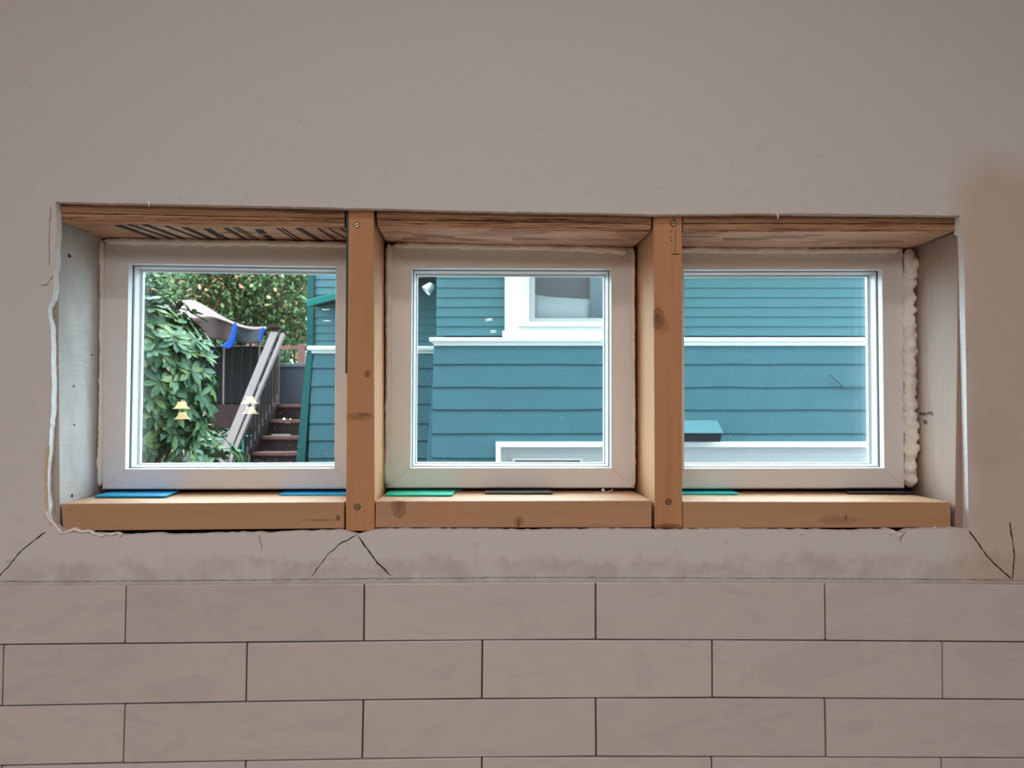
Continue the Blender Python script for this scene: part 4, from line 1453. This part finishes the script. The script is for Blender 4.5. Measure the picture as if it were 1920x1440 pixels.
# grey box on the deck
bw = 9.75
q0, q1 = L(518, 684, bw), L(600, 746, bw)
base = Vector(((q0.x + q1.x) / 2, bw + 0.3, DZ))
gb = thing('deck_box', base, 'grey-blue storage box on the deck at the head of the stairs', 'storage box', frame=LM)
M['gbox'] = matte('grey_resin', (0.0744, 0.0818, 0.1004))
M['gbox_lid'] = matte('pale_grey_lid', (0.1339, 0.1414, 0.1562))
MB().box((q0.x, bw, DZ + 0.002), (q1.x, bw + 0.65, q0.z - 0.03)).build('body', M['gbox'], gb, bevel=0.006, base=base)
MB().box((q0.x - 0.015, bw - 0.02, q0.z - 0.03), (q1.x + 0.015, bw + 0.67, q0.z + 0.015)).build('lid', M['gbox_lid'], gb, bevel=0.006, base=base)

# tarp over the furniture on the deck
M['tarp'] = matte('brown_tarp', (0.1339, 0.0875, 0.0835))
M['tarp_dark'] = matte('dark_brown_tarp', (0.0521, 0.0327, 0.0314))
M['blue_tarp'] = matte('blue_strap', (0.0090, 0.0510, 0.2400))
M['net'] = matte('dark_grey_tarp', (0.0450, 0.0480, 0.0540))
tw = 9.0
base = Vector((lu(420, 9.4), 9.4, DZ))
tarp = thing('tarp', base, 'peaked brown tarp with blue straps draped over the deck railing', 'tarp', frame=LM)


def sheet(nm, rows, mat, th=0.008, lab=None, sub=2):
    n = len(rows[0])
    mb = MB()
    vs = [L(*p) for r in rows for p in r]
    fs = [(i * n + k, i * n + k + 1, (i + 1) * n + k + 1, (i + 1) * n + k) for i in range(len(rows) - 1) for k in range(n - 1)]
    mb.add(vs, fs)
    o = mb.build(nm, mat, tarp, smooth=True, base=base)
    if sub:
        s = o.modifiers.new('sub', 'SUBSURF')
        s.levels = s.render_levels = sub
        s.subdivision_type = 'CATMULL_CLARK'
    o.modifiers.new('thick', 'SOLIDIFY').thickness = th
    if lab:
        tag(o, lab)
    return o


sheet('top_sheet', [[(300, 574, 10.3), (345, 561, 10.3), (368, 562, 10.3), (405, 586, 10.3), (434, 603, 10.2), (470, 615, 10.0), (500, 611, 9.7)],
                    [(300, 600, 9.6), (345, 583, 9.6), (370, 580, 9.6), (402, 590, 9.5), (436, 606, 9.5), (470, 618, 9.4), (500, 614, 9.3)],
                    [(300, 616, 9.1), (350, 599, 9.0), (375, 596, 9.0), (400, 592, 8.95), (440, 609, 9.0), (470, 619, 9.0), (499, 617, 9.0)]], M['tarp'])
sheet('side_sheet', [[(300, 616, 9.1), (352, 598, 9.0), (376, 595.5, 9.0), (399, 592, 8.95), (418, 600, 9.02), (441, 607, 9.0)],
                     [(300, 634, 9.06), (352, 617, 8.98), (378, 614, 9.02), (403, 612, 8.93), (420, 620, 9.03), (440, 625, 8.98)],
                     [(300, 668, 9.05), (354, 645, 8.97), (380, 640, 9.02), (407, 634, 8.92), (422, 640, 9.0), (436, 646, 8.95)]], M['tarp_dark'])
sheet('end_sheet', [[(440, 608, 9.0), (460, 615, 9.05), (480, 618, 9.0), (500, 613, 8.98)], [(439, 626, 8.99), (460, 630, 9.06), (478, 632, 9.0), (494, 628, 8.98)], [(438, 642, 8.99), (458, 644, 9.06), (474, 644, 9.0), (489, 640, 8.98)]], M['net'])
sheet('strap', [[(436, 603, 8.9), (446, 604.5, 8.9)], [(434, 628, 8.88), (443, 631, 8.88)], [(427, 642, 8.87), (438, 650, 8.87)], [(408, 650, 8.86), (431, 655, 8.86)]], M['blue_tarp'], 0.006, 'blue strap')
sheet('strap', [[(490, 612.5, 8.9), (498, 614, 8.9)], [(487.5, 624, 8.88), (494, 626, 8.88)], [(483, 640, 8.87), (488, 642, 8.87)]], M['blue_tarp'], 0.006, 'blue strap')

# added black block for the dark shade under the tarp
o = MB().box((-5.2, 9.3, DZ + 0.001), (uF - 0.06, 9.7, lz(650, 9.4))).build('covered_bench', matte('black_cover', (0.0150, 0.0168, 0.0180)), bevel=0.03, base=Vector((-4, 9.7, DZ)), frame=LM)
tag(o, 'black covered bench behind the deck balusters under the brown tarp', 'bench')

# green bin at the foot of the stairs
q0, q1 = L(436, 822, 8.3), L(463, 822, 8.3)
base = Vector(((q0.x + q1.x) / 2, 8.4, GZ))
gbn = thing('green_bin', base, 'green lidded bin standing behind the lower stair rail', 'bin', frame=LM)
M['bin'] = matte('green_bin_plastic', (0.02, 0.22, 0.15))
MB().hexa([(q0.x, 8.25, q0.z), (q1.x, 8.25, q0.z), (q1.x - 0.01, 8.27, GZ), (q0.x + 0.01, 8.27, GZ)], [(q0.x, 8.55, q0.z), (q1.x, 8.55, q0.z), (q1.x - 0.01, 8.5, GZ), (q0.x + 0.01, 8.5, GZ)]).build('body', M['bin'], gbn, base=base, bevel=0.005)
MB().box((q0.x - 0.01, 8.23, q0.z + 0.001), (q1.x + 0.01, 8.57, q0.z + 0.025)).build('lid', M['bin'], gbn, base=base, bevel=0.005)

# ------------------------------------------------------------------ plants
def leaf_mesh(vs, fs, p, d, up, ln, wd, curl):
    """an oblong folded leaf of eight points"""
    d = d.normalized()
    sd = d.cross(up)
    if sd.length < 1e-4:
        sd = d.cross(Vector((1, 0, 0)))
    sd.normalize()
    nn = sd.cross(d)
    b = len(vs)
    for t, w in ((0.0, 0.06), (0.35, 0.42), (0.7, 0.5), (1.0, 0.05)):
        c = p + d * (ln * t) - nn * (curl * ln * t * t)
        vs += [c - sd * (wd * w) + nn * (0.12 * wd), c, c + sd * (wd * w) + nn * (0.12 * wd)]
    for i in range(3):
        for k in range(2):
            a = b + i * 3 + k
            fs.append((a, a + 1, a + 4, a + 3))


def mesh_obj(name, vs, fs, mat, parent, base):
    me = bpy.data.meshes.new(name)
    me.from_pydata([v - base for v in vs], [], fs)
    me.materials.append(mat)
    for p in me.polygons:
        p.use_smooth = True
    o = bpy.data.objects.new(name, me)
    COL.objects.link(o)
    o.parent = parent
    return o


M['rhodo'] = leaf_mat('broad_leaf', [(0.0170, 0.0578, 0.0306), (0.0374, 0.0952, 0.0442), (0.0510, 0.1156, 0.0544), (0.0272, 0.0782, 0.0442), (0.0816, 0.1428, 0.0408), (0.1020, 0.1700, 0.0578)], 0.36, 0.22)
M['dead_leaf'] = leaf_mat('fading_leaf', [(0.3400, 0.1632, 0.0680), (0.3060, 0.2312, 0.0816), (0.3740, 0.2312, 0.1496)], 0.5)
M['bark'] = matte('bark', (0.10, 0.075, 0.055))


def bush(c, rad, n, seed, label, ll=(0.075, 0.115)):
    base = Vector((c.x, c.y, GZ))
    r = thing('shrub', base, label, 'shrub', frame=LM)
    random.seed(seed)
    vs, fs, v2, f2 = [], [], [], []
    br = MB()
    for i in range(n):
        while True:
            q = Vector((random.uniform(-1, 1), random.uniform(-1, 1), random.uniform(-1, 1)))
            if q.length <= 1:
                break
        q = q.normalized() * (q.length ** 0.4)
        lump = 1 + 0.16 * noise.noise(q * 2.3 + Vector((seed, 0, 0)))
        p = c + Vector((q.x * rad.x, q.y * rad.y, q.z * rad.z)) * lump
        ax = (Vector((q.x, q.y, q.z * 0.6 + 0.45))).normalized()
        s1 = ax.orthogonal().normalized()
        s2 = ax.cross(s1)
        m = random.randint(7, 10)
        ph = random.uniform(0, 6.28)
        if i % 14 == 0:
            br.tube([base + Vector((0, 0, 0.05)), base.lerp(p, 0.5) + Vector((random.uniform(-.05, .05), 0, 0.08)), p], [0.014, 0.008, 0.003], 6)
        tilt = random.uniform(0.05, 0.6)
        for k in range(m):
            a = ph + 6.283 * k / m + random.uniform(-.2, .2)
            d = s1 * math.cos(a) + s2 * math.sin(a) + ax * random.uniform(tilt - 0.35, tilt + 0.2)
            ln = random.uniform(*ll)
            if random.random() < 0.022:
                leaf_mesh(v2, f2, p, d, ax, ln, ln * 0.4, 0.3)
            else:
                leaf_mesh(vs, fs, p, d, ax, ln, ln * random.uniform(0.34, 0.44), random.uniform(0.05, 0.3))
    br.build('branches', M['bark'], r, base=base)
    mesh_obj('foliage', vs, fs, M['rhodo'], r, base)
    tag(mesh_obj('faded_leaves', v2, f2, M['dead_leaf'], r, base), 'a few orange faded leaves')
    return r


bw_ = 4.7
cc = L(262, 712, bw_)
bush(cc, Vector((0.44, 0.42, 0.50)), 420, 3, 'broad-leaved evergreen shrub filling the left half of the left-hand window')
bush(L(40, 800, 4.9), Vector((0.38, 0.40, 0.5)), 170, 5, 'low broad-leaved shrub mostly hidden by the left end of the opening')
bush(L(330, 880, 6.4), Vector((0.60, 0.5, 0.42)), 200, 8, 'dim shrub low down behind the big evergreen shrub')


def tree(x, w, zc, rx, rz, seed, n, cols, label, orange=0.06, ls=(0.07, 0.12), ry=None):
    ry = ry or rx
    base = Vector((x, w, GZ))
    r = thing('tree', base, label, 'tree', 'trees beyond the deck', frame=LM)
    random.seed(seed)
    mat = leaf_mat('tree_leaf_%d' % seed, cols, 0.6, 0.12)
    tr_ = MB().tube([base, base + Vector((0.05, 0, (zc - GZ) * 0.6)), Vector((x - 0.05, w, zc + rz * 0.3))], [0.14, 0.10, 0.04], 10)
    for k in range(9):
        a = random.uniform(0, 6.28)
        s = Vector((x, w, zc - rz * random.uniform(0.0, 0.5)))
        e = s + Vector((math.cos(a) * rx * 0.8, math.sin(a) * ry * 0.8, random.uniform(0.2, rz * 0.7)))
        tr_.tube([s, s.lerp(e, 0.5) + Vector((0, 0, 0.1)), e], [0.04, 0.025, 0.01], 6)
    tr_.build('trunk', M['bark'], r, base=base)
    vs, fs, v2, f2 = [], [], [], []
    cl = [Vector((random.gauss(0, 0.45), random.gauss(0, 0.45), random.gauss(0, 0.45))) for _ in range(46)]
    for i in range(n):
        q0 = random.choice(cl)
        q = q0 + Vector((random.gauss(0, 0.16), random.gauss(0, 0.16), random.gauss(0, 0.13)))
        if q.length > 1.15:
            continue
        p = Vector((x + q.x * rx, w + q.y * ry, zc + q.z * rz))
        d = Vector((random.uniform(-1, 1), random.uniform(-1, 1), random.uniform(-0.9, 0.4)))
        up = Vector((random.uniform(-.6, .6), random.uniform(-.9, 0.2), 1))
        ln = random.uniform(*ls)
        orange_here = noise.noise(p * 2.2 + Vector((seed, 0, 0))) > 0.34
        if random.random() < (0.45 if orange_here else orange * 0.3):
            leaf_mesh(v2, f2, p, d, up, ln, ln * 0.6, 0.2)
        else:
            leaf_mesh(vs, fs, p, d, up, ln, ln * 0.55, 0.2)
    mesh_obj('foliage', vs, fs, mat, r, base)
    if v2:
        tag(mesh_obj('autumn_leaves', v2, f2, M['autumn'], r, base), 'orange autumn leaves')
    return r


M['autumn'] = leaf_mat('autumn_leaf', [(0.3400, 0.1768, 0.0680), (0.3944, 0.2312, 0.1088), (0.3060, 0.2448, 0.0816), (0.3740, 0.1496, 0.0680)], 0.5)
G1 = [(0.0204, 0.0578, 0.0238), (0.0374, 0.0850, 0.0306), (0.0544, 0.1054, 0.0374), (0.0816, 0.1258, 0.0510)]
G2 = [(0.0476, 0.0952, 0.0544), (0.0816, 0.1360, 0.0782), (0.1088, 0.1700, 0.0952), (0.0544, 0.1088, 0.0476)]
G3 = [(0.0136, 0.0408, 0.0204), (0.0238, 0.0578, 0.0272), (0.0374, 0.0782, 0.0340)]
tree(lu(472, 14.2), 14.2, 3.7, 1.5, 1.6, 11, 17000, G1, 'green tree with orange leaf sprays standing above the deck railing', 0.22)
tree(lu(275, 17.8), 17.8, 4.2, 1.7, 1.9, 13, 12000, G2, 'pale grey-green tree behind the top of the big evergreen shrub', 0.05, (0.09, 0.15))
tree(lu(610, 18.2), 18.2, 4.0, 1.6, 2.0, 14, 9000, G1, 'green tree half hidden by the corner of the green house', 0.1, (0.09, 0.15))
tree(lu(370, 22.5), 22.5, 4.6, 2.3, 2.6, 15, 9000, G3, 'dark green tree farthest back on the left', 0.0, (0.18, 0.28))
tree(lu(520, 30.0), 30.0, 5.0, 2.6, 3.0, 16, 9000, G3, 'dark green tree farthest back behind the railing', 0.0, (0.2, 0.3))
tree(lu(440, 12.9), 12.9, 1.55, 1.7, 0.62, 17, 5500, G3, 'low dark hedge shrub below the deck railing', 0.0, (0.06, 0.1), 0.45)
